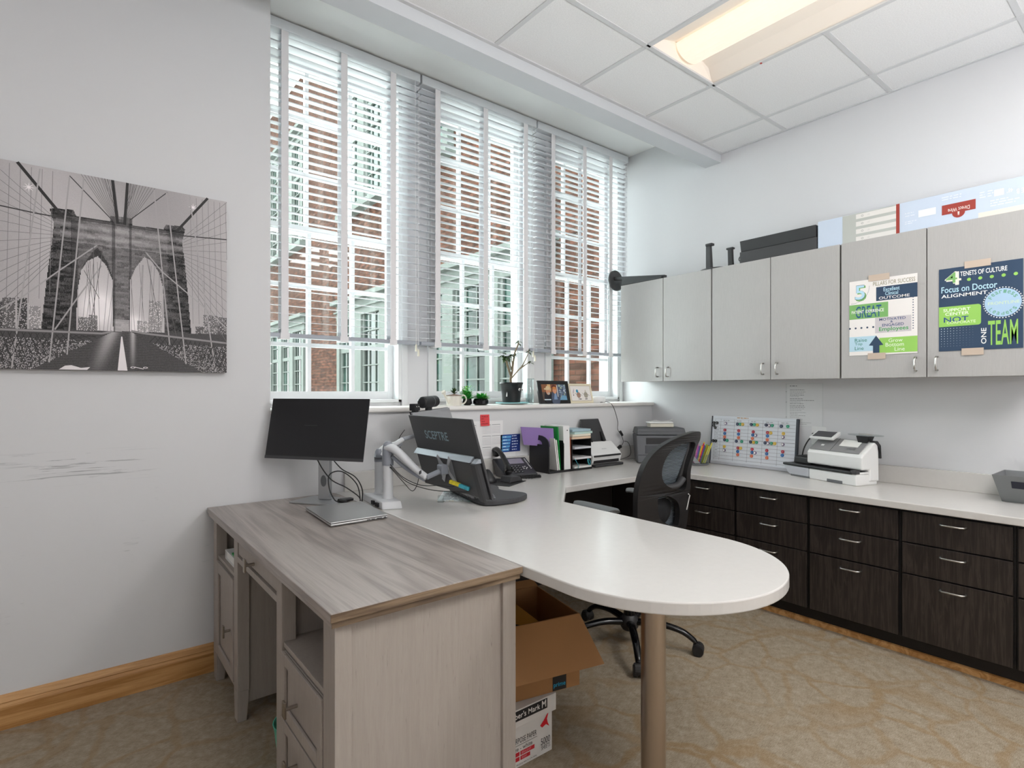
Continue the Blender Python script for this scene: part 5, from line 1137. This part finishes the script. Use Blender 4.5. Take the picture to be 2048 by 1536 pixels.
obj('scale_neck', MB().hexa([(.305, .12, .235), (.36, .12, .235), (.355, .165, .235), (.31, .165, .235)], [(.295, .115, .276), (.372, .115, .276), (.37, .17, .276), (.30, .17, .276)]), M_black, t, bevel=.002)
obj('scale_plate', MB().lathe([(.10, 0), (.104, .003), (.10, .006)], (.336, .14, .279), 40, .55), M_clear, t, label='clear weighing plate')
obj('plate_boss', MB().lathe([(.04, 0), (.036, .004)], (.336, .14, .2855), 20, .5), M_chrome, t)

# grey basket
t = thing('storage_basket', 'grey tapered plastic basket with a dark handle slot at the right edge', 'basket', (3.6, .50, TZ))
x0, x1, y0, y1 = 3.556, 3.70, .37, .645; X0, X1, Y0, Y1, zt = 3.475, 3.735, .33, .668, TZ+.136
def shell(s, z0, z1, a):
    lo = [(x0+s, y0+s, z0), (x1-s, y0+s, z0), (x1-s, y1-s, z0), (x0+s, y1-s, z0)]; hi = [(X0+s, Y0+s, z1), (X1-s, Y0+s, z1), (X1-s, Y1-s, z1), (X0+s, Y1-s, z1)]; return lo, hi
lo, hi = shell(0, TZ+.001, zt, 0); li, hi2 = shell(.004, TZ+.005, zt, 0)
mb = MB(); V = lo+hi+li+hi2; F = [(3, 2, 1, 0), (8, 9, 10, 11)]+[(i, (i+1) % 4, 4+(i+1) % 4, 4+i) for i in range(4)]+[(8+i, 12+i, 12+(i+1) % 4, 8+(i+1) % 4) for i in range(4)]+[(4+i, 4+(i+1) % 4, 12+(i+1) % 4, 12+i) for i in range(4)]
mb.mesh(V, F); obj('bucket', mb, mat('basket_grey', '#7c7e80', .5, bump=(50, .3, (.1, .1, 1))), t, world=True)
nx = Vector((-.136, 0, -.081)).normalized()
f = lambda y, h: (X0+(x0-X0)*(1-h), y, TZ+.136*h)
p = [f(.60, .55), f(.42, .55), f(.42, .80), f(.60, .80)]
obj('handle_slot', MB().hexa([tuple(Vector(q_)+Vector((-.0025, 0, 0))) for q_ in p], [tuple(Vector(q_)+Vector((.002, 0, 0))) for q_ in p]), mat('dark_blue_slot', '#171b2e', .4), t, world=True)
t = thing('pink_wrapper', 'pink and black wrapped packet inside the grey basket', 'packet', (3.62, .56, TZ+.006)); obj('packet', MB().ball((3.60, .585, TZ+.105), .028, 1, 1.2, .5).ball((3.62, .54, TZ+.09), .03, 1, 1, .9), mat('pink_wrap', '#c98a93', .5, var=(60, .5, (1, 1, 1))), t, world=True, smooth=True)

# ---------------------------------------------------------------- on the window sill
ZS = 1.2055
t = thing('watering_can_planter', 'cream enamel watering can planter with a small succulent, leftmost on the sill', 'planter', (1.873, 2.95, ZS))
M_cream = mat('cream_enamel', '#ded9cd', .5, var=(40, .06, (1, 1, .2)))
obj('can', MB().lathe([(.048, 0), (.048, .064), (.046, .066), (.044, .060), (.044, .01)], (1.873, 2.95, ZS), 28), M_cream, t, world=True, smooth=True)
obj('spout', MB().tube([(1.832, 2.94, ZS+.018), (1.80, 2.935, ZS+.06), (1.785, 2.93, ZS+.085)], lambda f: .009-.003*f, 8), M_cream, t, world=True, smooth=True)
obj('rose', MB().tube([(1.79, 2.932, ZS+.078), (1.782, 2.929, ZS+.09)], .013, 10, smooth=False), M_cream, t, world=True)
obj('handle', MB().tube([(1.918, 2.95, ZS+.014), (1.945, 2.95, ZS+.012), (1.965, 2.95, ZS+.035), (1.952, 2.95, ZS+.062), (1.920, 2.95, ZS+.060)], .005, 8), M_cream, t, world=True, smooth=True)
obj('soil', MB().lathe([(.0, .072), (.03, .068), (.052, .064), (.044, .058)], (1.873, 2.95, ZS), 20), M_soil, t, world=True, smooth=True)
def leaf(mb, base, d, L_, wd, curl=.3, n=4, thick=0):
    """a pointed leaf from base along d"""
    d = Vector(d).normalized(); s = d.cross(Vector((0, 0, 1)));
    if s.length < .05: s = Vector((1, 0, 0))
    s.normalize(); u = s.cross(d); P = Vector(base); L0 = []; R0 = []; C0 = []
    for i in range(n+1):
        f = i/n; w_ = wd*math.sin(PI*min(.97, max(.06, f**.8)))*.5; c = P+d*(L_*f)-Vector((0, 0, 1))*(curl*L_*f*f); L0.append(c-s*w_+u*w_*.25); R0.append(c+s*w_+u*w_*.25); C0.append(c)
    for i in range(n): mb.poly([L0[i], L0[i+1], C0[i+1], C0[i]]); mb.poly([C0[i], C0[i+1], R0[i+1], R0[i]])
r_ = random.Random(2); mb = MB()
for k in range(16):
    a = k*2.4; el = .3+.9*k/16; leaf(mb, (1.873, 2.95, ZS+.07+.018*(k/16)), (math.cos(a)*math.cos(el), math.sin(a)*math.cos(el), math.sin(el)), .045-.012*k/16, .014, .1)
obj('succulent', mb, M_leaf, t, world=True)
def tuft(x, y, z, n, L_, spread, mb, r_):
    for k in range(n):
        a = r_.uniform(0, 2*PI); el = r_.uniform(.35, 1.45); leaf(mb, (x+.012*math.cos(a), y+.012*math.sin(a), z), (math.cos(a)*math.cos(el)*spread, math.sin(a)*math.cos(el)*spread, math.sin(el)), L_*r_.uniform(.6, 1.1), .010, .25)
M_lime = mat('lime_leaf', '#7fc25a', .5, var=(30, .25, (1, 1, 1)))
t = thing('artificial_plant', 'bushy bright green plant in a faceted black pot, right of the watering can', 'plant', (1.995, 2.985, ZS))
obj('pot', MB().lathe([(.022, 0), (.036, .012), (.030, .042), (.026, .042)], (1.995, 2.985, ZS), 6), M_blackg, t, world=True)
mb = MB(); tuft(1.995, 2.985, ZS+.036, 110, .075, 1, mb, r_); tuft(1.985, 2.985, ZS+.07, 60, .045, 1, mb, r_); obj('foliage', mb, M_leafb, t, world=True)
mb = MB()
for k in range(90):
    a = r_.uniform(0, 2*PI); q_ = r_.uniform(0, .045); leaf(mb, (1.99+q_*math.cos(a)*1.1, 2.985+q_*math.sin(a)*.8, ZS+.075+r_.uniform(-.01, .045)), (math.cos(a), math.sin(a), .6), .016, .010, .1)
obj('leaf_tips', mb, M_lime, t, world=True)
t = thing('artificial_plant', 'spiky bright green plant in a wide black pot, left of the big flower pot', 'plant', (2.07, 2.94, ZS))
obj('pot', MB().lathe([(.036, 0), (.050, .010), (.050, .030), (.042, .042), (.038, .042)], (2.07, 2.94, ZS), 16), M_blackg, t, world=True)
mb = MB(); tuft(2.07, 2.94, ZS+.036, 150, .062, 1.2, mb, r_); obj('foliage', mb, M_leafb, t, world=True)
mb = MB(); tuft(2.09, 2.935, ZS+.038, 40, .055, 1.3, mb, r_); obj('leaf_tips', mb, M_lime, t, world=True)
t = thing('saucer', 'teal rimmed white plate under the black flower pot', 'plate', (2.357, 2.975, ZS))
obj('plate', MB().lathe([(.06, 0), (.095, .004), (.112, .010), (.112, .0125), (.09, .008), (.0, .007)], (2.357, 2.972, ZS), 48), M_whitep, t, world=True, smooth=True)
obj('rim', MB().lathe([(.1135, .0085), (.117, .012), (.113, .0145), (.105, .0135), (.1075, .0105)], (2.357, 2.972, ZS), 48), mat('teal_glaze', '#7fc0c4', .3), t, world=True, smooth=True)
ZP = ZS+.0135
t = thing('flower_pot', 'black plastic flower pot with googly eyes on the sill', 'flower pot', (2.357, 2.985, ZP))
obj('pot', MB().lathe([(.060, 0), (.066, .06), (.076, .122), (.080, .124), (.081, .136), (.076, .136), (.073, .125), (.072, .12)], (2.357, 2.985, ZP), 40), M_black, t, world=True, smooth=True)
obj('soil', MB().lathe([(0, .124), (.072, .120)], (2.357, 2.985, ZP), 24), M_soil, t, world=True)
for sx_, px_ in ((2.372, .030), (2.405, .058)):
    yy = 2.985-math.sqrt(.0715**2-(sx_-2.357)**2)
    e = obj('googly_eye', MB().ball((sx_, yy, ZP+.088), .0095, sy=.35), M_white, t, world=True, smooth=True); obj('pupil', MB().ball((sx_+.0015, yy-.0028, ZP+.0855), .0048, sy=.35, n=8), M_black, e, world=True)
mb = MB(); mb.box(2.296, 2.299, 2.955, 2.975, ZP+.04, ZP+.09); obj('label', mb, M_white, t, world=True)
t = thing('jade_plant', 'woody branching houseplant growing in the black flower pot', 'plant', (2.357, 2.985, ZP+.122))
bx, by, bz = 2.355, 2.985, ZP+.12
br = [[(bx, by, bz), (2.352, 2.985, 1.385), (2.362, 2.98, 1.43), (2.372, 2.98, 1.50), (2.380, 2.975, 1.56), (2.405, 2.97, 1.615), (2.408, 2.97, 1.63)],
      [(2.358, 2.983, 1.385), (2.40, 2.975, 1.43), (2.44, 2.97, 1.47), (2.475, 2.965, 1.53), (2.495, 2.962, 1.575)], [(2.42, 2.972, 1.45), (2.46, 2.965, 1.475), (2.505, 2.96, 1.50)],
      [(2.354, 2.985, 1.39), (2.335, 2.99, 1.44), (2.315, 2.99, 1.49), (2.295, 2.985, 1.53)], [(2.354, 2.985, 1.40), (2.325, 2.97, 1.45), (2.30, 2.96, 1.49), (2.288, 2.955, 1.515)], [(2.357, 2.985, 1.41), (2.342, 3.0, 1.46), (2.335, 3.005, 1.52)], [(2.36, 2.985, 1.42), (2.352, 2.97, 1.48), (2.34, 2.965, 1.54)], [(2.361, 2.985, 1.44), (2.345, 2.99, 1.49), (2.325, 2.985, 1.53)]]
mb = MB()
for i, b in enumerate(br): mb.tube(b, (lambda f: .010-.006*f) if i == 0 else (lambda f: .0055-.003*f), 7)
obj('branches', mb, M_bark, t, world=True, smooth=True)
mb = MB(); tips = [(br[0][-1], 9, .035), (br[0][4], 6, .03), (br[1][-1], 9, .035), (br[2][-1], 8, .035), (br[3][-1], 14, .04), (br[4][-1], 14, .04), (br[5][-1], 14, .038), (br[6][-1], 14, .038), (br[7][-1], 14, .038), ((2.275, 2.975, 1.545), 10, .04)]
for (c, n_, L_) in tips:
    for k in range(n_): a = k*2.4+r_.uniform(-.3, .3); el = r_.uniform(-.5, .7); leaf(mb, (c[0]+r_.uniform(-.006, .006), c[1]+r_.uniform(-.006, .006), c[2]+r_.uniform(-.012, .006)), (math.cos(a)*math.cos(el), math.sin(a)*math.cos(el), math.sin(el)), L_*r_.uniform(.7, 1.1), .017, .35)
obj('leaves', mb, M_leaf, t, world=True)
t = thing('glass_vase', 'tall clear glass vase with water right of the flower pot', 'vase', (2.487, 2.945, ZS))
obj('glass', MB().lathe([(.026, 0), (.030, .01), (.031, .08), (.026, .12), (.028, .16), (.033, .178), (.030, .178), (.025, .16), (.023, .12), (.027, .08), (.026, .014), (.0, .010)], (2.487, 2.945, ZS), 32), M_clear, t, world=True, smooth=True)
obj('water', MB().lathe([(.0, .012), (.025, .014), (.026, .07), (0, .0702)], (2.487, 2.945, ZS), 24), M_clear, t, world=True, smooth=True)
# framed photo: two people
t = thing('photo_frame', 'black framed photograph of two people in hats and jackets on the sill', 'photo frame', (2.725, 2.935, ZS)); t.rotation_euler = (math.radians(-13), 0, math.radians(-3))
obj('frame', B(-.145, .145, .0, .012, 0, .170), M_blackg, t, bevel=.003)
A = Art(); A.rect(-.112, .026, .112, .142, '#5b4e45', 1)
A.rect(.02, .026, .112, .142, '#58657a', 2); r2 = random.Random(4)
for k in range(60): A.disc(r2.uniform(.045, .110), r2.uniform(.03, .14), r2.uniform(.003, .008), r2.choice(('#8fa3b8', '#3f4f63', '#a8b79a', '#6d7f93', '#b9c3cc')), 3, 6)
A.rect(-.112, .085, .03, .142, '#8a5a3d', 3); A.rect(-.06, .09, -.03, .142, '#d9b07a', 4); A.disc(.0, .12, .02, '#5a2d24', 4)
A.disc(-.06, .046, .036, '#22242a', 5, 18, ry=.05); A.disc(.008, .040, .040, '#4d5668', 5, 18, ry=.058); A.face([(-.012, .03), (.022, .03), (.016, .075), (.0, .075)], '#7d96b8', 6)
A.disc(-.058, .088, .019, '#c98c6b', 7, 18, ry=.024); A.disc(-.06, .108, .034, '#cdb58d', 8, 18, ry=.009); A.disc(-.058, .116, .018, '#d8c199', 9, 16, ry=.014); A.disc(-.055, .074, .013, '#b5aaa0', 8, 12, ry=.008)
A.disc(.004, .097, .018, '#d29574', 7, 18, ry=.024); A.disc(.003, .114, .018, '#c9824a', 8, 14, ry=.011)
A.rect(.026, .05, .032, .135, '#e6e2da', 9); A.face([(.04, .026), (.112, .026), (.108, .055), (.07, .062)], '#6e9cba', 9); A.rect(-.10, .026, -.04, .034, '#bccad0', 9)
A.rect(-.03, .006, .03, .016, '#3c5674', 2); A.disc(-.018, .008, .005, '#1d2430', 3, 10); A.disc(.018, .008, .005, '#1d2430', 3, 10); A.rect(-.015, .014, .014, .021, '#54789a', 2)
A.build('print', t, (0, -.0005, 0))
t = thing('photo_frame', 'cream framed drawing of two little round snowman like figures', 'photo frame', (3.01, 2.95, ZS)); t.rotation_euler = (math.radians(-13), 0, math.radians(4))
obj('frame', B(-.135, .135, 0, .012, 0, .150), mat('cream_wood_frame', '#e3d9bf', .5), t, bevel=.003)
A = Art(); A.rect(-.116, .016, .116, .134, '#b8a892', 1); A.rect(-.112, .019, .112, .131, '#ece7e2', 2)
for x, c in ((-.028, '#a98878'), (.055, '#aaa394')): A.disc(x, .062, .022, '#3a3536', 3, 20); A.disc(x, .062, .0205, c, 4, 20); A.disc(x-.006, .066, .002, '#2b2627', 5, 6); A.disc(x+.006, .066, .002, '#2b2627', 5, 6); A.path([(x-.02, .066), (x-.04, .078)], .002, '#3a3536', 3); A.path([(x+.02, .066), (x+.04, .058)], .002, '#3a3536', 3); A.path([(x-.008, .04), (x-.01, .026)], .002, '#3a3536', 3); A.path([(x+.008, .04), (x+.012, .026)], .002, '#3a3536', 3)
A.disc(-.04, .092, .013, '#3f8fb0', 5, 16); A.face([(-.075, .085), (-.09, .085), (-.07, .115)], '#b9a6b4', 4); A.face([(.045, .086), (.065, .086), (.055, .104)], '#c9c1ad', 4); A.disc(-.085, .078, .004, '#2b2627', 5, 8); A.disc(-.085, .062, .005, '#2b2627', 5, 8)
A.lines(-.03, .0, (.028,), .006, '#4a4547', 5, 2); A.lines(.04, .065, (.028,), .006, '#4a4547', 5, 6)
A.build('print', t, (0, -.0005, 0))

# ---------------------------------------------------------------- office chair
ch = thing('office_chair', 'black mesh backed swivel office chair pulled up to the peninsula', 'chair', (2.25, 1.87, 0))
M_ch = mat('chair_black_plastic', '#262526', .45)
def bk(x, z, o=0):     # curved, reclined back surface
    c = (x-2.36)/.24; return (x+.0, 1.75-.2*(z-.6)+.028*c*c+o, z)
outer = [(2.565, 1.080), (2.53, 1.089), (2.473, 1.088), (2.393, 1.077), (2.317, 1.061), (2.245, 1.035), (2.191, 1.000), (2.158, .958), (2.141, .911), (2.133, .848), (2.135, .788), (2.146, .725), (2.16, .66), (2.185, .59), (2.24, .53), (2.35, .50), (2.47, .50), (2.56, .515), (2.600, .559), (2.592, .642), (2.578, .711), (2.560, .758), (2.558, .793), (2.535, .849), (2.524, .893), (2.531, .944), (2.551, 1.01), (2.573, 1.045)]
h1 = [(2.490, 1.036), (2.405, 1.033), (2.335, 1.017), (2.292, .988), (2.268, .94), (2.267, .895), (2.285, .856), (2.325, .825), (2.39, .802), (2.455, .785), (2.497, .79), (2.503, .82), (2.485, .871), (2.487, .913), (2.502, .96), (2.525, 1.02)]
h2 = [(2.272, .745), (2.276, .775), (2.342, .772), (2.42, .740), (2.462, .704), (2.485, .657), (2.49, .593), (2.441, .60), (2.376, .62), (2.308, .66)]
def plate(loops, th_):
    c = bpy.data.curves.new('c', 'CURVE'); c.dimensions = '2D'; c.fill_mode = 'BOTH'; c.extrude = th_/2
    for lp_ in loops:
        P = [Vector((a, b, 0)) for a, b in lp_]; n = len(P); Q = []
        for i in range(n):
            a, b, c_, d = P[i-1], P[i], P[(i+1) % n], P[(i+2) % n]
            for k in range(3): tt = k/3; Q.append(.5*((2*b)+(c_-a)*tt+(2*a-5*b+4*c_-d)*tt*tt+(3*b-a-3*c_+d)*tt**3))
        s = c.splines.new('POLY'); s.points.add(len(Q)-1); s.use_cyclic_u = True
        for p_, q_ in zip(s.points, Q): p_.co = (q_[0], q_[1], 0, 1)
    o = bpy.data.objects.new('c', c); COL.objects.link(o); dg = bpy.context.evaluated_depsgraph_get(); dg.update(); me = bpy.data.meshes.new_from_object(o.evaluated_get(dg)); bpy.data.objects.remove(o)
    mb = MB(); mb.mesh([bk(v.co.x, v.co.y, v.co.z) for v in me.vertices], [tuple(p_.vertices) for p_ in me.polygons]); return mb
mb = plate([outer, h1, h2], .030); bmesh.ops.remove_doubles(mb.bm, verts=mb.bm.verts[:], dist=1e-5)
obj('back_frame', mb, M_ch, ch, world=True)
def meshcloth():
    m, t_, b, N, L = node_mat('chair_mesh_cloth'); mp = mapped(t_, N, L, (1, 1, 1)); wv = N('ShaderNodeTexWave', bands_direction='Z'); wv.inputs['Scale'].default_value = 42; wv.inputs['Distortion'].default_value = 1.2; L(mp.outputs[0], wv.inputs['Vector'])
    r = ramp(N, [(.3, '#2c3238'), (.75, '#77828b')]); L(wv.outputs['Fac'], r.inputs[0]); L(r.outputs[0], b.inputs['Base Color']); b.inputs['Roughness'].default_value = .7
    r2 = N('ShaderNodeMapRange'); r2.inputs[3].default_value = .72; r2.inputs[4].default_value = .98; L(wv.outputs['Fac'], r2.inputs[0]); L(r2.outputs[0], b.inputs['Alpha']); return m
M_mesh = meshcloth()
def shrink(lp_, k): cx_ = sum(p_[0] for p_ in lp_)/len(lp_); cz = sum(p_[1] for p_ in lp_)/len(lp_); return [(cx_+(p_[0]-cx_)*k, cz+(p_[1]-cz)*k) for p_ in lp_]
m1 = plate([shrink(outer, .90)], .004)
for v in m1.bm.verts: v.co.y += .019
obj('mesh_back', m1, M_mesh, ch, world=True)
obj('support_strut', MB().tube([bk(2.535, 1.04, .03), bk(2.50, .93, .022), bk(2.47, .83, .02), bk(2.44, .76, .01)], .016, 8), M_black, ch, world=True, smooth=True)
obj('lumbar_pad', MB().tube([bk(2.34, .81, .01), bk(2.42, .815, -.004), bk(2.475, .845, .0)], .020, 10, flat=.8), M_dgrey, ch, world=True, smooth=True)
obj('lumbar_pad', MB().ball((2.37, 1.78, .69), .10, 1, .35, .9), mat('black_padding', '#15171b', .7), ch, world=True, smooth=True)
obj('tag_strip', MB().tube([bk(2.535, .758, -.02), bk(2.556, .748, -.02), bk(2.549, .67, -.02)], .0028, 6, smooth=False), M_whitep, ch, world=True, label='white plastic care tag loop')
mb = MB(); mb.prism([(2.35+.25*math.copysign(abs(math.cos(a))**.5, math.cos(a)), 2.02+.24*math.copysign(abs(math.sin(a))**.5, math.sin(a))) for a in [2*PI*i/40 for i in range(40)]], .455, .52)
obj('seat', mb, mat('seat_fabric', '#1c1d20', .9, bump=(400, .4, (1, 1, 1))), ch, world=True, bevel=.025, seg=4)
obj('seat_pan', B(2.2, 2.5, 1.86, 2.16, .41, .455), M_ch, ch, world=True, bevel=.01)
obj('back_bracket', MB().tube([(2.36, 1.92, .43), (2.37, 1.80, .44), (2.385, 1.755, .52)], .03, 8), M_ch, ch, world=True, smooth=True)
for sx_, y0, y1 in ((2.105, 1.84, 2.115), (2.63, 1.93, 2.20)):
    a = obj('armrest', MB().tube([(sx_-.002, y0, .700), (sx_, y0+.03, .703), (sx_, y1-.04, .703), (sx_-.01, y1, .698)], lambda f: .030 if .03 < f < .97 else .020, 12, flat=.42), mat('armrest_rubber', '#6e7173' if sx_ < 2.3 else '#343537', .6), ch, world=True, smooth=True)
    obj('arm_post', MB().tube([(sx_+(.0 if sx_ > 2.3 else .0), (y0+y1)/2, .69), (sx_, (y0+y1)/2, .50), (sx_+(-.06 if sx_ > 2.3 else .07), 2.0, .44), (sx_+(-.16 if sx_ > 2.3 else .15), 2.0, .43)], .016, 8, smooth=False), M_ch, a, world=True)
bcx, bcy = 2.25, 1.87
obj('gas_column', MB().lathe([(.028, .10), (.028, .25), (.018, .25), (.018, .42)], (bcx, bcy, 0), 20).tube([(bcx, bcy, .40), (2.35, 2.0, .42)], .03, 8, smooth=False), M_blackg, ch, world=True)
obj('hub', MB().lathe([(.035, .075), (.045, .09), (.048, .13), (.032, .15)], (bcx, bcy, 0), 24), M_ch, ch, world=True, smooth=True)
for k in range(5):
    a = math.radians(-61+72*k); d = Vector((math.cos(a), math.sin(a), 0)); c0 = Vector((bcx, bcy, 0)); e = c0+d*.325
    obj('leg', MB().tube([tuple(c0+d*.03+Vector((0, 0, .115))), tuple(c0+d*.14+Vector((0, 0, .125))), tuple(c0+d*.25+Vector((0, 0, .108))), tuple(c0+d*.31+Vector((0, 0, .075))), tuple(e+Vector((0, 0, .058)))], lambda f: .022-.008*f, 10, flat=.8), M_blackg, ch, world=True, smooth=True)
    cst = obj('caster', MB().lathe([(.010, .05), (.010, .066)], tuple(e), 10), M_black, ch, world=True)
    s_ = Vector((-d.y, d.x, 0)).normalized(); q_ = e+d*.012
    for sg in (-1, 1): obj('wheel', MB().tube([tuple(q_+s_*sg*.006+Vector((0, 0, .0275))), tuple(q_+s_*sg*.026+Vector((0, 0, .0275)))], .027, 20, smooth=False), M_black, cst, world=True, bevel=.003)
    obj('hood', MB().tube([tuple(q_-s_*.022+Vector((0, 0, .034))), tuple(q_+s_*.022+Vector((0, 0, .034)))], .0275, 16, smooth=False), M_ch, cst, world=True, bevel=.003)

# ---------------------------------------------------------------- boxes under the peninsula
t = thing('paper_carton', 'white copy paper carton on the carpet under the brown box', 'carton', (1.23, 1.7, 0))
obj('box', B(1.105, 1.364, 1.49, 1.92, .001, .185), mat('white_carton', '#d8d4cf', .7), t, world=True, bevel=.001)
obj('lid', B(1.098, 1.373, 1.478, 1.93, .148, .209), MATS['white_carton'], t, world=True, bevel=.001)
A = Art(); A.text('MULTIPURPOSE PAPER', -.10, .083, .060, .102, '#3a3836', 1); A.rect(-.10, .076, .062, .0775, '#4a4846', 1); A.text('letter size - white', -.10, .058, .04, .072, '#3a3836', 1)
for k in range(2): A.rect(-.04, .040-k*.017, -.018, .054-k*.017, '#c22a35', 1); A.rect(-.014, .040-k*.017, .050-k*.02, .054-k*.017, '#c22a35', 1); A.text('BRIGHT', -.008, .043-k*.017, .035-k*.02, .051-k*.017, '#e59aa0', 2)
A.text('5000', .080, .036, .124, .060, '#3a3836', 1); A.text('SHEETS', .082, .018, .124, .033, '#3a3836', 1); A.text('8.5 IN X 11 IN (216 MM X 279 MM)', -.08, .006, .06, .013, '#4a4846', 1)
A.face([(.076, .108), (.094, .122), (.118, .148), (.109, .122), (.112, .108), (.120, .092), (.104, .104), (.086, .098)], '#d0222f', 2)
A.build('print', t, (0, -.2105, 0))
A = Art(); A.rect(-.13, .170, .100, .205, '#2a2829', 1); A.text("Member's Mark", -.10, .178, .066, .198, '#e9e6e2', 2, .01); A.text('M', .074, .176, .094, .202, '#e9e6e2', 2, .03)
A.build('lid_print', t, (0, -.2225, 0))
BR = (1.476, 1.462, .2095); th0 = math.radians(-12)
t = thing('cardboard_box', 'open brown cardboard box with a hanging flap on top of the white carton', 'box', BR, th0)
bx0, bx1, by0, by1, bz0, bz1 = -.378, 0, 0, .32, .001, .265
th_ = .004
mb = MB(); mb.box(bx0+th_, bx1-th_, by0+th_, by1-th_, bz0, bz0+th_); mb.box(bx0, bx1, by0, by0+th_, bz0, bz1); mb.box(bx0, bx1, by1-th_, by1, bz0, bz1); mb.box(bx0, bx0+th_, by0+th_, by1-th_, bz0, bz1); mb.box(bx1-th_, bx1, by0+th_, by1-th_, bz0, bz1)
obj('box', mb, M_cardb, t)
def flap(a, b, c, d, th=.004):
    a, b, c, d = map(Vector, (a, b, c, d)); n = (b-a).cross(c-a).normalized()*th; return MB().hexa([a, b, c, d], [a+n, b+n, c+n, d+n])
obj('front_flap', flap((bx0, by0-.001, bz1), (bx1, by0-.001, bz1), (bx1+.045, by0-.095, bz1-.155), (bx0+.04, by0-.095, bz1-.155)), M_cardb, t, bevel=.001)
obj('back_flap', flap((bx0, by1, bz1), (bx1, by1, bz1), (bx1-.01, by1+.03, bz1+.02), (bx0+.01, by1+.03, bz1+.02)), M_cardb, t)
obj('side_flap', flap((bx0, by0+.05, bz1), (bx0, by1-.01, bz1), (bx0+.13, by1-.06, bz1+.13), (bx0+.13, by0+.13, bz1+.12)), M_cardb, t)
obj('tape', B(bx1-.115, bx1-.058, by0-.0014, by0-.0004, bz0+.002, bz0+.20), M_black, t, label='black printed packing tape')
A = Art(); A.text('prime', .0, .0, .050, .020, '#2f9fc4', 1, .02); A.lines(.0, .052, (.045, .055, .065), .004, '#8a8a8a', 1, 4); A.build('tape_print', t, (bx1-.112, by0-.0018, .012))
A = Art(); A.text('JS 9S', .0, .0, .055, .02, '#3a76a8', 2, .02)
obj('flap_tape', flap((bx0+.09, by0+.125, bz1+.095), (bx0+.09, by1-.09, bz1+.095), (bx0+.133, by1-.06, bz1+.134), (bx0+.133, by0+.13, bz1+.124)), mat('dark_blue_tape', '#1d2b3a', .4), t)
def L2W(x, y, z): c_, s_ = math.cos(th0), math.sin(th0); return (BR[0]+x*c_-y*s_, BR[1]+x*s_+y*c_, BR[2]+z)
t = thing('mustard_box', 'mustard yellow box lying inside the open brown cardboard box', 'box', L2W(-.245, .16, .05), th0)
obj('box', B(-.125, .105, -.145, .145, .0, .19), mat('mustard_card', '#b5821f', .6), t, bevel=.002)
t = thing('loose_cable', 'black cable trailing over the mustard box', 'cable', L2W(-.25, .05, .24), th0)
obj('cable', cab([(-.11, .10, .003), (-.03, .05, .003), (.03, -.01, .003), (.06, -.035, -.002)], .0035), cm, t, smooth=True)
